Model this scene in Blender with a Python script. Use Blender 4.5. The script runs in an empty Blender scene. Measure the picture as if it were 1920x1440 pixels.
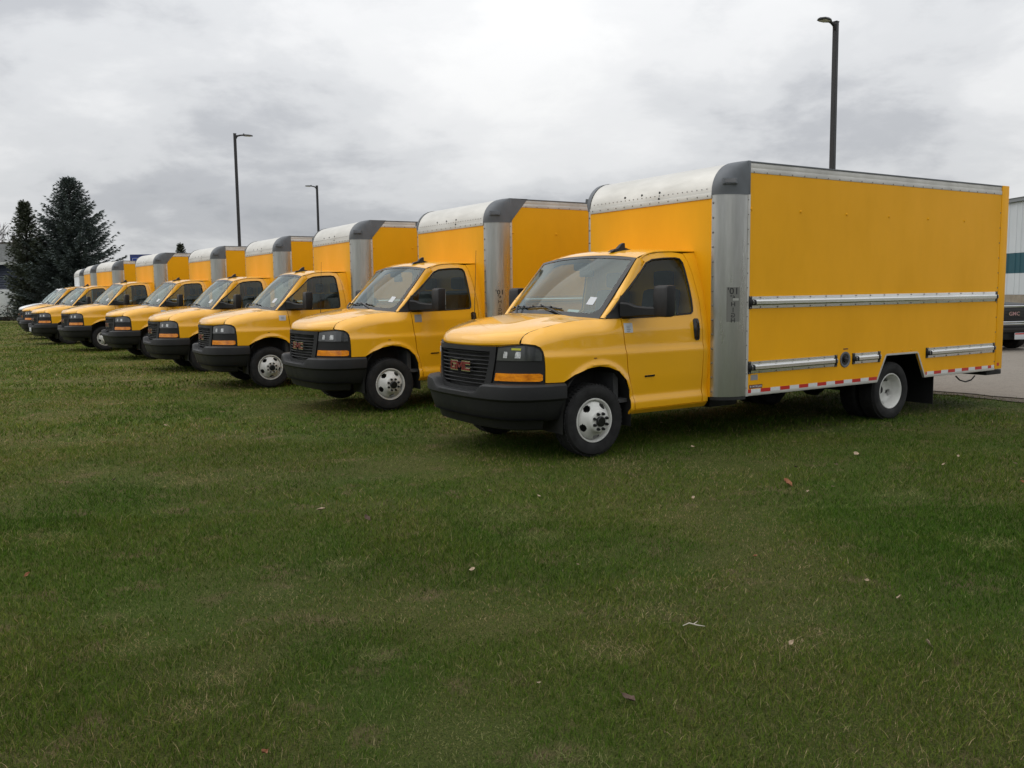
import bpy, bmesh, math, random
import numpy as np
from math import sin, cos, pi, radians, sqrt, atan2, exp
from mathutils import Vector, Matrix
from mathutils.geometry import delaunay_2d_cdt

random.seed(7)
rng = np.random.default_rng(11)
scene = bpy.context.scene
COL = scene.collection

# ------------------------------------------------------------------ camera
PITCH, ROLL, CAMH, LENS = radians(5.93925), radians(-0.7432), 1.6445, 36 * 1657.48 / 1920
_cp, _sp = cos(PITCH), sin(PITCH)
_fw = Vector((0, _cp, -_sp)); _up = Vector((0, _sp, _cp)); _rt = Vector((1, 0, 0))
_r2 = _rt * cos(ROLL) + _up * sin(ROLL); _u2 = _up * cos(ROLL) - _rt * sin(ROLL)
cam_d = bpy.data.cameras.new('camera'); cam = bpy.data.objects.new('camera', cam_d); COL.objects.link(cam)
cam_d.sensor_width = 36; cam_d.lens = LENS; cam_d.clip_start = .05; cam_d.clip_end = 3000
M = Matrix.Identity(4)
for i in range(3):
    M[i][0], M[i][1], M[i][2] = _r2[i], _u2[i], -_fw[i]
M[2][3] = CAMH
cam.matrix_world = M
scene.camera = cam

# ------------------------------------------------------------------ world: overcast sky
SUN_AZ, SUN_EL = radians(-85), radians(55)      # azimuth measured from +Y towards +X
world = bpy.data.worlds.new('World'); scene.world = world; world.use_nodes = True
nt = world.node_tree; nt.nodes.clear()
def N(tree, t, **kw):
    n = tree.nodes.new(t)
    for k, v in kw.items(): setattr(n, k, v)
    return n
def math_(tree, op, a, b=None, clamp=False):
    n = N(tree, 'ShaderNodeMath', operation=op); n.use_clamp = clamp
    for i, v in enumerate((a, b)):
        if v is None: continue
        if isinstance(v, (int, float)): n.inputs[i].default_value = v
        else: tree.links.new(v, n.inputs[i])
    return n.outputs[0]
def mixc(tree, fac, a, b, typ='MIX'):
    n = N(tree, 'ShaderNodeMix', data_type='RGBA', blend_type=typ)
    for s, v in ((0, fac), (6, a), (7, b)):
        if isinstance(v, (int, float)): n.inputs[s].default_value = v
        elif isinstance(v, tuple): n.inputs[s].default_value = v if len(v) == 4 else v + (1,)
        else: tree.links.new(v, n.inputs[s])
    return n.outputs[2]
def ramp(tree, fac, stops, interp='LINEAR'):
    n = N(tree, 'ShaderNodeValToRGB'); n.color_ramp.interpolation = interp
    el = n.color_ramp.elements
    while len(el) < len(stops): el.new(.5)
    for e, (p, c) in zip(el, stops):
        e.position = p; e.color = c if len(c) == 4 else tuple(c) + (1,)
    tree.links.new(fac, n.inputs[0]); return n.outputs[0]
def noise(tree, vec, scale, detail=4, rough=.5, dist=0., dim='3D'):
    n = N(tree, 'ShaderNodeTexNoise', noise_dimensions=dim)
    n.inputs['Scale'].default_value = scale; n.inputs['Detail'].default_value = detail
    n.inputs['Roughness'].default_value = rough; n.inputs['Distortion'].default_value = dist
    if vec is not None: tree.links.new(vec, n.inputs['Vector'])
    return n
def mapping(tree, vec, loc=(0, 0, 0), rot=(0, 0, 0), scale=(1, 1, 1)):
    n = N(tree, 'ShaderNodeMapping'); tree.links.new(vec, n.inputs[0])
    n.inputs[1].default_value = loc; n.inputs[2].default_value = rot; n.inputs[3].default_value = scale
    return n.outputs[0]

SKX, SKY = -9.3, -3.7
tc = N(nt, 'ShaderNodeTexCoord')
sep = N(nt, 'ShaderNodeSeparateXYZ'); nt.links.new(tc.outputs['Generated'], sep.inputs[0])
zc = math_(nt, 'MAXIMUM', sep.outputs[2], 0.0)
den = math_(nt, 'ADD', zc, .28)
px = math_(nt, 'DIVIDE', sep.outputs[0], den); py = math_(nt, 'DIVIDE', sep.outputs[1], den)
cmb = N(nt, 'ShaderNodeCombineXYZ'); nt.links.new(px, cmb.inputs[0]); nt.links.new(py, cmb.inputs[1])
pv = cmb.outputs[0]
big = noise(nt, mapping(nt, pv, loc=(SKX, SKY, 0)), .62, 2, .5, .1).outputs[0]
mid = noise(nt, mapping(nt, pv, loc=(5.1, 3.3, 1)), 2.2, 8, .58, .15).outputs[0]
mixn = math_(nt, 'ADD', math_(nt, 'MULTIPLY', big, .66), math_(nt, 'MULTIPLY', mid, .34))
cl = ramp(nt, mixn, [(.35, (.30, .312, .335)), (.42, (.385, .395, .415)), (.48, (.515, .523, .535)), (.54, (.60, .604, .61)), (.61, (.665, .666, .665))], 'EASE')
# overcast luminance grows towards the zenith
grad = math_(nt, 'ADD', math_(nt, 'MULTIPLY', zc, 1.3), .98)
cl2 = mixc(nt, 1.0, cl, (1, 1, 1), 'MULTIPLY')
vs = N(nt, 'ShaderNodeVectorMath', operation='SCALE'); nt.links.new(cl2, vs.inputs[0]); nt.links.new(grad, vs.inputs['Scale'])
sky = N(nt, 'ShaderNodeTexSky', sky_type='NISHITA'); sky.sun_disc = False
sky.sun_elevation = SUN_EL; sky.sun_rotation = SUN_AZ
bg1 = N(nt, 'ShaderNodeBackground'); bg1.inputs[1].default_value = .05; nt.links.new(sky.outputs[0], bg1.inputs[0])
bg2 = N(nt, 'ShaderNodeBackground'); bg2.inputs[1].default_value = 1.0; nt.links.new(vs.outputs[0], bg2.inputs[0])
mx = N(nt, 'ShaderNodeMixShader'); mx.inputs[0].default_value = .93
nt.links.new(bg1.outputs[0], mx.inputs[1]); nt.links.new(bg2.outputs[0], mx.inputs[2])
wo = N(nt, 'ShaderNodeOutputWorld'); nt.links.new(mx.outputs[0], wo.inputs[0])

sun_d = bpy.data.lights.new('sun', 'SUN'); sun_d.energy = .7; sun_d.angle = radians(80); sun_d.color = (1, .96, .9)
sun = bpy.data.objects.new('sun', sun_d); COL.objects.link(sun)
sd = Vector((sin(SUN_AZ) * cos(SUN_EL), cos(SUN_AZ) * cos(SUN_EL), sin(SUN_EL)))
sun.rotation_euler = sd.to_track_quat('Z', 'Y').to_euler()

vsx = scene.view_settings
scene.display_settings.display_device = 'sRGB'
vsx.view_transform = 'Standard'; vsx.look = 'None'; vsx.exposure = .28; vsx.gamma = 1; vsx.use_curve_mapping = False
scene.cycles.max_bounces = 8; scene.cycles.transparent_max_bounces = 12
scene.cycles.use_denoising = True

# ------------------------------------------------------------------ materials
MATS = {}
def mat(name, color, rough=.5, metal=0., coat=0., spec=.5, var=None, bump=None, emit=None):
    m = bpy.data.materials.new(name); m.use_nodes = True
    t = m.node_tree; b = t.nodes['Principled BSDF']
    b.inputs['Base Color'].default_value = tuple(color) + (1,)
    b.inputs['Roughness'].default_value = rough; b.inputs['Metallic'].default_value = metal
    b.inputs['Coat Weight'].default_value = coat; b.inputs['Coat Roughness'].default_value = .035
    b.inputs['Specular IOR Level'].default_value = spec
    if var or bump:
        tco = N(t, 'ShaderNodeTexCoord').outputs['Object']
    if var:     # (scale, amount, stretch)
        sc, amt, st = var
        nz = noise(t, mapping(t, tco, scale=st), sc, 5, .6).outputs[0]
        lo = tuple(c * (1 - amt) for c in color); hi = tuple(min(1, c * (1 + amt)) for c in color)
        t.links.new(ramp(t, nz, [(.3, lo), (.7, hi)]), b.inputs['Base Color'])
        rr = ramp(t, nz, [(.25, (min(1, rough * 1.25),) * 3), (.75, (rough * .8,) * 3)])
        t.links.new(rr, b.inputs['Roughness'])
    if bump:
        sc, dist, st = bump
        nb = noise(t, mapping(t, tco, scale=st), sc, 4, .6).outputs[0]
        bn = N(t, 'ShaderNodeBump'); bn.inputs['Strength'].default_value = 1; bn.inputs['Distance'].default_value = dist
        t.links.new(nb, bn.inputs['Height']); t.links.new(bn.outputs[0], b.inputs['Normal'])
    MATS[name] = m
    return m
YEL = (.84, .415, .008)
Y = mat('yellow_paint', YEL, .36, coat=1.0, spec=.35, var=(1.3, .03, (1, 1, 1)))
YP = mat('yellow_panel', (.82, .385, .004), .45, coat=.02, spec=.18, var=(1.6, .06, (1, 1, .45)), bump=(1.7, .006, (1, 1, 1)))
WP = mat('white_paint', (.78, .78, .78), .35, coat=.5)
WPP = mat('white_panel', (.74, .75, .76), .4)
ALU = mat('aluminium', (.50, .50, .48), .30, 1.0, var=(6, .22, (1, 1, .12)), bump=(4, .011, (1, 1, .10)))
ALUB = mat('bright_rail', (.75, .75, .73), .2, 1.0, var=(8, .1, (.1, 1, 1)))
RIV = mat('rivet_steel', (.20, .19, .18), .5, .6)
ALUS = mat('roof_aluminium', (.60, .59, .555), .5, .75, var=(3, .12, (1, .3, 1)), bump=(4, .003, (1, 1, 1)))
GREYP = mat('grey_plastic', (.115, .126, .14), .55, var=(4, .12, (1, 1, 1)))
BLK = mat('black_plastic', (.009, .0093, .010), .5, spec=.35, var=(6, .2, (1, 1, 1)), bump=(220, .0006, (1, 1, 1)))
BLKB = mat('bumper_plastic', (.0095, .010, .011), .55, spec=.38, var=(4, .2, (1, 1, 1)), bump=(160, .0008, (1, 1, 1)))
BLKG = mat('gloss_black', (.012, .012, .013), .18)
DARK = mat('chassis_black', (.012, .012, .012), .7, var=(5, .4, (1, 1, 1)))
RUB = mat('tyre_rubber', (.008, .008, .0083), .8, var=(7, .35, (1, 1, 1)))
WHEELW = mat('wheel_white', (.6, .6, .57), .4, var=(8, .12, (1, 1, 1)))
CHR = mat('chrome', (.8, .8, .8), .08, 1.0)
RED = mat('emblem_red', (.13, .004, .005), .3, coat=.4)
REDT = mat('tape_red', (.5, .02, .015), .35)
WHT = mat('tape_white', (.66, .67, .66), .35, var=(30, .12, (1, 1, 6)))
AMB = mat('amber_lens', (.9, .24, .006), .12, coat=.8, var=(11, .45, (1, 1, 2)))
LENS_M = mat('headlight_lens', (.05, .053, .057), .08, coat=1.0, var=(5, .4, (1, 1, 1)))
REFL = mat('lamp_reflector', (.60, .61, .63), .15, .4, var=(45, .5, (1, 1, 1)))
INT = mat('cab_interior', (.06, .062, .065), .8, var=(5, .2, (1, 1, 1)))
STK = mat('sticker_paper', (.52, .54, .56), .5)
STKG = mat('sticker_grey', (.27, .27, .27), .5)
INK = mat('ink_black', (.015, .015, .015), .5)
INKB = mat('ink_brown', (.12, .03, .012), .5)
NOTE = mat('notice_grey', (.16, .16, .145), .55)
TORN = mat('torn_paper', (.36, .36, .33), .7)
YREF = mat('yellow_tag', (.5, .5, .05), .4)
MIRG = mat('mirror_glass', (.7, .72, .75), .03, 1.0)
def glass(name, tint, extra=0.):
    m = bpy.data.materials.new(name); m.use_nodes = True; t = m.node_tree; t.nodes.clear()
    ge = N(t, 'ShaderNodeNewGeometry'); dt = N(t, 'ShaderNodeVectorMath', operation='DOT_PRODUCT')
    t.links.new(ge.outputs['Normal'], dt.inputs[0]); t.links.new(ge.outputs['Incoming'], dt.inputs[1])
    f5 = math_(t, 'POWER', math_(t, 'SUBTRACT', 1.0, math_(t, 'ABSOLUTE', dt.outputs['Value'])), 5)
    f2 = math_(t, 'ADD', math_(t, 'MULTIPLY', f5, .9), .042 + extra, True)
    tr = N(t, 'ShaderNodeBsdfTransparent'); tr.inputs[0].default_value = tint + (1,)
    gl = N(t, 'ShaderNodeBsdfGlossy'); gl.inputs['Roughness'].default_value = .02; gl.inputs[0].default_value = (.80, .90, .89, 1)
    mxs = N(t, 'ShaderNodeMixShader'); t.links.new(f2, mxs.inputs[0]); t.links.new(tr.outputs[0], mxs.inputs[1]); t.links.new(gl.outputs[0], mxs.inputs[2])
    o = N(t, 'ShaderNodeOutputMaterial'); t.links.new(mxs.outputs[0], o.inputs[0]); return m
GLW = glass('windshield_glass', (.60, .70, .67), .065)
GLS = glass('side_glass', (.50, .57, .55), .0)

# ------------------------------------------------------------------ mesh helpers
class MB:
    def __init__(s): s.v = []; s.f = []
    def add(s, vs, fs):
        o = len(s.v); s.v += [tuple(p) for p in vs]; s.f += [tuple(i + o for i in f) for f in fs]; return s
    def box(s, x0, x1, y0, y1, z0, z1, b=0.):
        if x0 > x1: x0, x1 = x1, x0
        if y0 > y1: y0, y1 = y1, y0
        if z0 > z1: z0, z1 = z1, z0
        b = min(b, (x1 - x0) * .45, (y1 - y0) * .45, (z1 - z0) * .45)
        if b <= 0:
            vs = [(x, y, z) for x in (x0, x1) for y in (y0, y1) for z in (z0, z1)]
            return s.add(vs, [(0, 1, 3, 2), (4, 6, 7, 5), (0, 4, 5, 1), (2, 3, 7, 6), (0, 2, 6, 4), (1, 5, 7, 3)])
        bm = bmesh.new(); bmesh.ops.create_cube(bm, size=1)
        for v in bm.verts:
            v.co = Vector(((x0 + x1) / 2 + v.co.x * (x1 - x0), (y0 + y1) / 2 + v.co.y * (y1 - y0), (z0 + z1) / 2 + v.co.z * (z1 - z0)))
        bmesh.ops.bevel(bm, geom=bm.edges[:], offset=b, segments=2, profile=.6, affect='EDGES')
        bm.verts.index_update()
        s.add([v.co[:] for v in bm.verts], [[v.index for v in f.verts] for f in bm.faces]); bm.free(); return s
    def grid(s, rows, flip=False, closed=False):
        n = len(rows[0]); vs = [p for r in rows for p in r]; fs = []
        for i in range(len(rows) - 1):
            for j in range(n if closed else n - 1):
                k = (j + 1) % n; q = (i * n + j, i * n + k, (i + 1) * n + k, (i + 1) * n + j)
                fs.append(q[::-1] if flip else q)
        return s.add(vs, fs)
    def tube(s, path, r, n=8, caps=True):
        path = [Vector(p) for p in path]; rows = []
        rs = r if isinstance(r, (list, tuple)) else [r] * len(path)
        ref = None
        for i, p in enumerate(path):
            d = (path[min(i + 1, len(path) - 1)] - path[max(i - 1, 0)]).normalized()
            if ref is None:
                ref = Vector((0, 0, 1)) if abs(d.z) < .9 else Vector((1, 0, 0))
            a = d.cross(ref).normalized(); b = a.cross(d).normalized(); ref = b
            rows.append([p + (a * cos(2 * pi * k / n) + b * sin(2 * pi * k / n)) * rs[i] for k in range(n)])
        o = len(s.v); s.grid(rows, closed=True)
        if caps:
            s.f.append(tuple(o + k for k in range(n))[::-1]); l = o + (len(rows) - 1) * n; s.f.append(tuple(l + k for k in range(n)))
        return s
    def lathe_y(s, prof, c=(0, 0, 0), n=40):          # prof: (y, r); axis along y
        rows = [[(c[0] + r * cos(2 * pi * k / n), c[1] + y, c[2] + r * sin(2 * pi * k / n)) for k in range(n)] for y, r in prof]
        return s.grid(rows, closed=True)
    def prism(s, poly, f0, f1):                        # poly 2D -> two mapped caps + walls
        n = len(poly); a = [f0(*p) for p in poly]; b = [f1(*p) for p in poly]
        o = len(s.v); s.v += [tuple(p) for p in a + b]
        s.f.append(tuple(o + i for i in range(n))); s.f.append(tuple(o + n + i for i in range(n))[::-1])
        for i in range(n):
            j = (i + 1) % n; s.f.append((o + i, o + n + i, o + n + j, o + j))
        return s
    def mirror(s):
        s.v = [(x, -y, z) for x, y, z in s.v]; s.f = [f[::-1] for f in s.f]; return s
    def mesh(s, name, m, sharp=38):
        me = bpy.data.meshes.new(name); me.from_pydata([tuple(p) for p in s.v], [], s.f); me.update()
        bm = bmesh.new(); bm.from_mesh(me)
        if len(bm.faces) < 60000: bmesh.ops.recalc_face_normals(bm, faces=bm.faces)
        bm.to_mesh(me); bm.free()
        me.materials.append(m)
        if sharp:
            me.polygons.foreach_set('use_smooth', [True] * len(me.polygons)); me.set_sharp_from_angle(angle=radians(sharp))
        return me
    def build(s, name, m, parent=None, sharp=38, loc=None, **tags):
        return link(name, s.mesh(name, m, sharp), parent, loc, **tags)
def link(name, me, parent=None, loc=None, **tags):
    o = bpy.data.objects.new(name, me); COL.objects.link(o)
    if parent: o.parent = parent
    if loc: o.location = loc
    for k, v in tags.items(): o[k] = v
    return o
def empty(name, loc, rz, label, category, group=None):
    o = bpy.data.objects.new(name, None); COL.objects.link(o); o.location = loc; o.rotation_euler = (0, 0, rz)
    o.empty_display_size = .3
    o['label'] = label; o['category'] = category
    if group: o['group'] = group
    return o
def catmull(pts, n=8):
    P = [np.array(p, float) for p in pts]; out = []
    for i in range(len(P) - 1):
        p0 = P[max(i - 1, 0)]; p1 = P[i]; p2 = P[i + 1]; p3 = P[min(i + 2, len(P) - 1)]
        if i == 0: p0 = 2 * p1 - p2
        if i == len(P) - 2: p3 = 2 * p2 - p1
        for k in range(n):
            t = k / n
            out.append(.5 * (2 * p1 + (p2 - p0) * t + (2 * p0 - 5 * p1 + 4 * p2 - p3) * t * t + (3 * p1 - p0 - 3 * p2 + p3) * t ** 3))
    out.append(P[-1]); return out
def resamp(pts, n):
    P = np.array(pts); L = np.concatenate([[0], np.cumsum(np.sqrt(((P[1:] - P[:-1]) ** 2).sum(1)))]); q = np.linspace(0, L[-1], n + 1)
    return [np.array([np.interp(t, L, P[:, k]) for k in range(3)]) for t in q]
def interp(x, tab):
    return float(np.interp(x, [a for a, _ in tab], [b for _, b in tab]))
def inpoly(x, y, poly):
    c = False; j = len(poly) - 1
    for i in range(len(poly)):
        xi, yi = poly[i]; xj, yj = poly[j]
        if (yi > y) != (yj > y) and x < (xj - xi) * (y - yi) / (yj - yi) + xi: c = not c
        j = i
    return c
def resample(poly, res):
    out = []
    for i, a in enumerate(poly):
        b = poly[(i + 1) % len(poly)]; L = math.hypot(b[0] - a[0], b[1] - a[1]); k = max(1, int(math.ceil(L / res)))
        for q in range(k): out.append((a[0] + (b[0] - a[0]) * q / k, a[1] + (b[1] - a[1]) * q / k))
    return out
def segdist(p, loops):
    d = 9
    for L in loops:
        A = np.array(L); B = np.roll(A, -1, 0); ab = B - A; ap = np.array(p) - A
        t = np.clip((ap * ab).sum(1) / np.maximum((ab ** 2).sum(1), 1e-12), 0, 1)
        d = min(d, np.sqrt((((ap - ab * t[:, None])) ** 2).sum(1)).min())
    return d
def panel(poly, f, holes=(), res=.035, depth=.02, mb=None, lift=0.):
    """curved sheet: 2D outline triangulated and laid on the surface f(a,b); rim turned inwards by depth"""
    mb = mb or MB()
    loops = [resample(p, res) for p in [poly] + list(holes)]
    vs = []; es = []
    for L in loops:
        o = len(vs); vs += [Vector(p) for p in L]; es += [(o + i, o + (i + 1) % len(L)) for i in range(len(L))]
    A = np.array(loops[0]); lo = A.min(0); hi = A.max(0)
    row = 0; y = lo[1] + res * .5
    while y < hi[1]:
        x = lo[0] + (res * .5 if row % 2 else res * .25)
        while x < hi[0]:
            if inpoly(x, y, loops[0]) and not any(inpoly(x, y, h) for h in loops[1:]) and segdist((x, y), loops) > res * .45:
                vs.append(Vector((x, y)))
            x += res
        y += res * .87; row += 1
    ov, oe, of, *_ = delaunay_2d_cdt(vs, es, [], 0, 1e-6)
    def nrm(a, b):
        e = 1e-3; p = Vector(f(a, b)); u = Vector(f(a + e, b)) - p; w = Vector(f(a, b + e)) - p
        n = u.cross(w); return n.normalized() if n.length > 0 else Vector((0, 1, 0))
    c0 = sum((Vector(f(*p)) for p in loops[0]), Vector()) / len(loops[0])
    P3 = []
    for p in ov:
        q = Vector(f(p.x, p.y))
        if lift: q = q + outward(nrm(p.x, p.y), q) * lift
        P3.append(q)
    fs = []
    for t in of:
        cx = sum(ov[i].x for i in t) / 3; cy = sum(ov[i].y for i in t) / 3
        if inpoly(cx, cy, loops[0]) and not any(inpoly(cx, cy, h) for h in loops[1:]): fs.append(tuple(t))
    used = sorted({i for t in fs for i in t}); rm = {k: i for i, k in enumerate(used)}
    fs2 = [tuple(rm[i] for i in t) for t in fs]
    pts = [P3[k] for k in used]
    # orient outwards
    g = Vector((0, 0, 0))
    for t in fs2[:60]:
        g += (pts[t[1]] - pts[t[0]]).cross(pts[t[2]] - pts[t[0]])
    if len(fs2):
        t = fs2[0]; ref = outward(g.normalized(), c0)
        if g.dot(ref) < 0: fs2 = [q[::-1] for q in fs2]
    mb.add(pts, fs2)
    if depth:
        for L in loops:
            top = []; bot = []
            for p in L:
                q = Vector(f(*p)); n = outward(nrm(*p), q); top.append(q + n * lift); bot.append(q + n * (lift - depth))
            n = len(L); mb.add(top + bot, [(i, (i + 1) % n, n + (i + 1) % n, n + i) for i in range(n)])
    return mb
def outward(n, q):           # pointing away from the middle line of the vehicle
    ref = Vector((q.x + .6, q.y, q.z - 1.15)); 
    if abs(q.y) > .2: ref = Vector((max(q.x - .3, 0) * 1.4, q.y, max(q.z - 1.1, 0) * .8))
    return n if n.dot(ref) >= 0 else -n
def pmesh(mb, name, m, sharp=38):       # panel meshes: do not recalc normals
    me = bpy.data.meshes.new(name); me.from_pydata([tuple(p) for p in mb.v], [], mb.f); me.update(); me.materials.append(m)
    me.polygons.foreach_set('use_smooth', [True] * len(me.polygons)); me.set_sharp_from_angle(angle=radians(sharp)); return me
def text_mesh(txt, size, m, f, depth=.002, mirror=False, sx=1.):
    cu = bpy.data.curves.new('lettering', 'FONT'); cu.body = txt; cu.size = size; cu.align_x = 'CENTER'; cu.align_y = 'CENTER'
    cu.resolution_u = 2; cu.offset = size * .012
    o = bpy.data.objects.new('lettering', cu); me0 = bpy.data.meshes.new_from_object(o)
    bpy.data.objects.remove(o)
    vs = [f((-v.co.x if mirror else v.co.x) * sx, v.co.y) for v in me0.vertices]
    me = bpy.data.meshes.new('lettering'); me.from_pydata([tuple(v) for v in vs], [], [tuple(p.vertices) for p in me0.polygons]); me.update()
    me.materials.append(m); return me

# ================================================================== SETTING
T_DIR = Vector((-.539, .842, 0)); B_DIR = Vector((.842, .539, 0))      # along the row / behind the trucks
def rowpt(b, t, z=0.): return B_DIR * b + T_DIR * t + Vector((0, 0, z))

def ground_mat(name, kind):
    m = bpy.data.materials.new(name); m.use_nodes = True; t = m.node_tree; b = t.nodes['Principled BSDF']
    co = N(t, 'ShaderNodeTexCoord').outputs['Object']
    b.inputs['Roughness'].default_value = .95; b.inputs['Specular IOR Level'].default_value = .15
    if kind == 'grass':
        n1 = noise(t, co, .55, 5, .6, .4).outputs[0]; n2 = noise(t, co, 2.6, 5, .62).outputs[0]; n3 = ramp(t, noise(t, co, 95, 4, .75).outputs[0], [(.36, (0,) * 3), (.64, (1,) * 3)])
        a = mixc(t, n3, (.026, .036, .007), (.112, .118, .032))
        a = mixc(t, ramp(t, n1, [(.44, (0,) * 3), (.60, (1,) * 3)]), a, mixc(t, n3, (.032, .054, .006), (.062, .092, .014)))
        dry = mixc(t, n3, (.075, .055, .028), (.17, .13, .07))
        c = mixc(t, ramp(t, n2, [(.56, (0,) * 3), (.68, (.85,) * 3)]), a, dry)
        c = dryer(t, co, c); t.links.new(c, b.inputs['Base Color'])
        bn = N(t, 'ShaderNodeBump'); bn.inputs['Distance'].default_value = .03; t.links.new(noise(t, co, 55, 5, .7).outputs[0], bn.inputs['Height']); t.links.new(bn.outputs[0], b.inputs['Normal'])
    elif kind == 'asphalt':
        n1 = noise(t, co, .35, 5, .6).outputs[0]; n2 = noise(t, co, 60, 3, .7).outputs[0]; n3 = noise(t, co, 3, 6, .7, .5).outputs[0]
        a = mixc(t, n1, (.19, .162, .128), (.27, .235, .19)); a = mixc(t, .5, a, mixc(t, n2, (.07, .065, .06), (.34, .32, .29)))
        cr = ramp(t, n3, [(.485, (1,) * 3), (.497, (.45,) * 3), (.503, (.45,) * 3), (.515, (1,) * 3)])
        a = mixc(t, .5, a, mixc(t, 1, a, cr, 'MULTIPLY'))
        t.links.new(a, b.inputs['Base Color'])
        bn = N(t, 'ShaderNodeBump'); bn.inputs['Distance'].default_value = .006; t.links.new(n2, bn.inputs['Height']); t.links.new(bn.outputs[0], b.inputs['Normal'])
    elif kind == 'dirt':
        n2 = noise(t, co, 22, 5, .7).outputs[0]
        t.links.new(mixc(t, n2, (.05, .042, .032), (.19, .16, .125)), b.inputs['Base Color'])
        bn = N(t, 'ShaderNodeBump'); bn.inputs['Distance'].default_value = .03; t.links.new(n2, bn.inputs['Height']); t.links.new(bn.outputs[0], b.inputs['Normal'])
    return m
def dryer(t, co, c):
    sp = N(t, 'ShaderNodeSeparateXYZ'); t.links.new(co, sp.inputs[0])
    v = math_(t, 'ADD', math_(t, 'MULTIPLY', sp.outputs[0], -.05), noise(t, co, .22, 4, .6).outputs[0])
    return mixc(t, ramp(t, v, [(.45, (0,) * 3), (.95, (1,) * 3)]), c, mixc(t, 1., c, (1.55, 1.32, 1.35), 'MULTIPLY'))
G_GRASS = ground_mat('lawn', 'grass'); G_ASPH = ground_mat('asphalt', 'asphalt'); G_DIRT = ground_mat('dirt_verge', 'dirt')
MB().add([(-700, -300, 0), (700, -300, 0), (700, 900, 0), (-700, 900, 0)], [(0, 1, 2, 3)]).build('ground', G_GRASS, sharp=0, kind='structure')
# drive behind the row with a ragged dirt edge
def strip(b0, b1, t0, t1, z, name, m, jag=0., n=60):
    rows = []
    for i in range(n + 1):
        t = t0 + (t1 - t0) * i / n
        rows.append([rowpt(b0 + jag * random.uniform(-1, 1), t, z), rowpt(b1, t, z)])
    return MB().grid(rows).build(name, m, sharp=0, kind='structure')
strip(12.75, 13.6, -30, 70, .012, 'verge', G_DIRT, .10, 400)
strip(13.02, 24.0, -30, 80, .024, 'driveway', G_ASPH, .05, 400)
CONC = mat('concrete', (.30, .29, .27), .85, var=(3, .2, (1, 1, 1)), bump=(30, .004, (1, 1, 1)))
kb = MB()
rows = []
for i in range(41):
    t = -30 + 110 * i / 40
    rows.append([rowpt(24.0, t, 0), rowpt(24.0, t, .13), rowpt(24.02, t, .15), rowpt(24.16, t, .15), rowpt(24.18, t, 0)])
kb.grid(rows).build('kerb', CONC, kind='structure')

# ================================================================== BOX TRUCK (local frame: x forward from the front axle, y to the driver's side)
RECS = []            # (name, mesh, parent index, only-set, tags)
def rec(name, me, parent=None, only=None, loc=None, **tags):
    RECS.append((name, me, parent, only, loc, tags)); return len(RECS) - 1
ALL = set(range(1, 10)); VB = {2, 3, 6, 8}; VA = ALL - VB

ZW = [(.38, .93), (.41, .965), (.45, 1.0), (.53, 1.004), (.555, .992), (.585, .983), (.75, 1.0), (.95, 1.012), (1.03, 1.017), (1.065, 1.003), (1.10, .999), (1.25, .992), (1.37, .972), (1.55, .942), (1.70, .90), (1.845, .858), (1.94, .824), (1.99, .802), (2.047, .772), (2.08, .75)]
_zx = [a for a, _ in ZW]; _zy = [b for _, b in ZW]
# smoothed table
_zs = np.linspace(.38, 2.08, 340); _ys = np.interp(_zs, _zx, _zy)
_k = np.hanning(9); _k /= _k.sum(); _ysm = np.convolve(np.pad(_ys, 4, 'edge'), _k, 'valid')
HL = [(-.34, 1.37), (-.141, 1.37), (.052, 1.366), (.169, 1.358), (.335, 1.340), (.448, 1.312), (.52, 1.298), (.628, 1.262), (.682, 1.229), (.705, 1.195), (.716, 1.157)]
def zl(x): return interp(x, HL)
def W(x, z):
    y = float(np.interp(z, _zs, _ysm))
    if x > .05:
        u = (x - .05) / .5; y -= .085 * u * u
    if z > 1.1 and x > -.36 and z < 1.45:
        w = min(1, max(0, (x + .30) / .28)); w = w * w * (3 - 2 * w)
        t = max(0, (z - (zl(x) - .15)) / .15); y -= .10 * w * min(t, 1.15) ** 2
    if z < 1.05 and -.6 < x < .6:
        r = math.hypot(x + .03, (z - .5)) if z > .5 else abs(x + .03)
        y += .022 * exp(-((r - .432) / .028) ** 2)
    return y
def SIDE(s): return lambda x, z: (x, s * W(x, z), z)

# plan curve of the nose
GP = catmull([(.955, 0), (.942, .3), (.905, .48), (.868, .575), (.80, .71), (.72, .81), (.63, .885), (.55, .93), (.44, .965)], 12)
GS = np.concatenate([[0], np.cumsum([math.hypot(*(b - a)) for a, b in zip(GP, GP[1:])])])
GPx = [p[0] for p in GP]; GPy = [p[1] for p in GP]
def G(s):
    a = abs(s); return float(np.interp(a, GS, GPx)), math.copysign(float(np.interp(a, GS, GPy)), s)
def sy(y): return math.copysign(float(np.interp(abs(y), GPy, GS)), y)     # arclength at lateral position
def FRONT(off=0., lean=.035):
    def f(s, z):
        x, y = G(s); x2, y2 = G(s + .004); x1, y1 = G(s - .004)
        tx, ty = x2 - x1, y2 - y1; L = math.hypot(tx, ty); nx, ny = ty / L, -tx / L
        if nx < 0: nx, ny = -nx, -ny
        d = off - lean * (z - .75)
        return (x + nx * d, y + ny * d, z)
    return f

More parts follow.
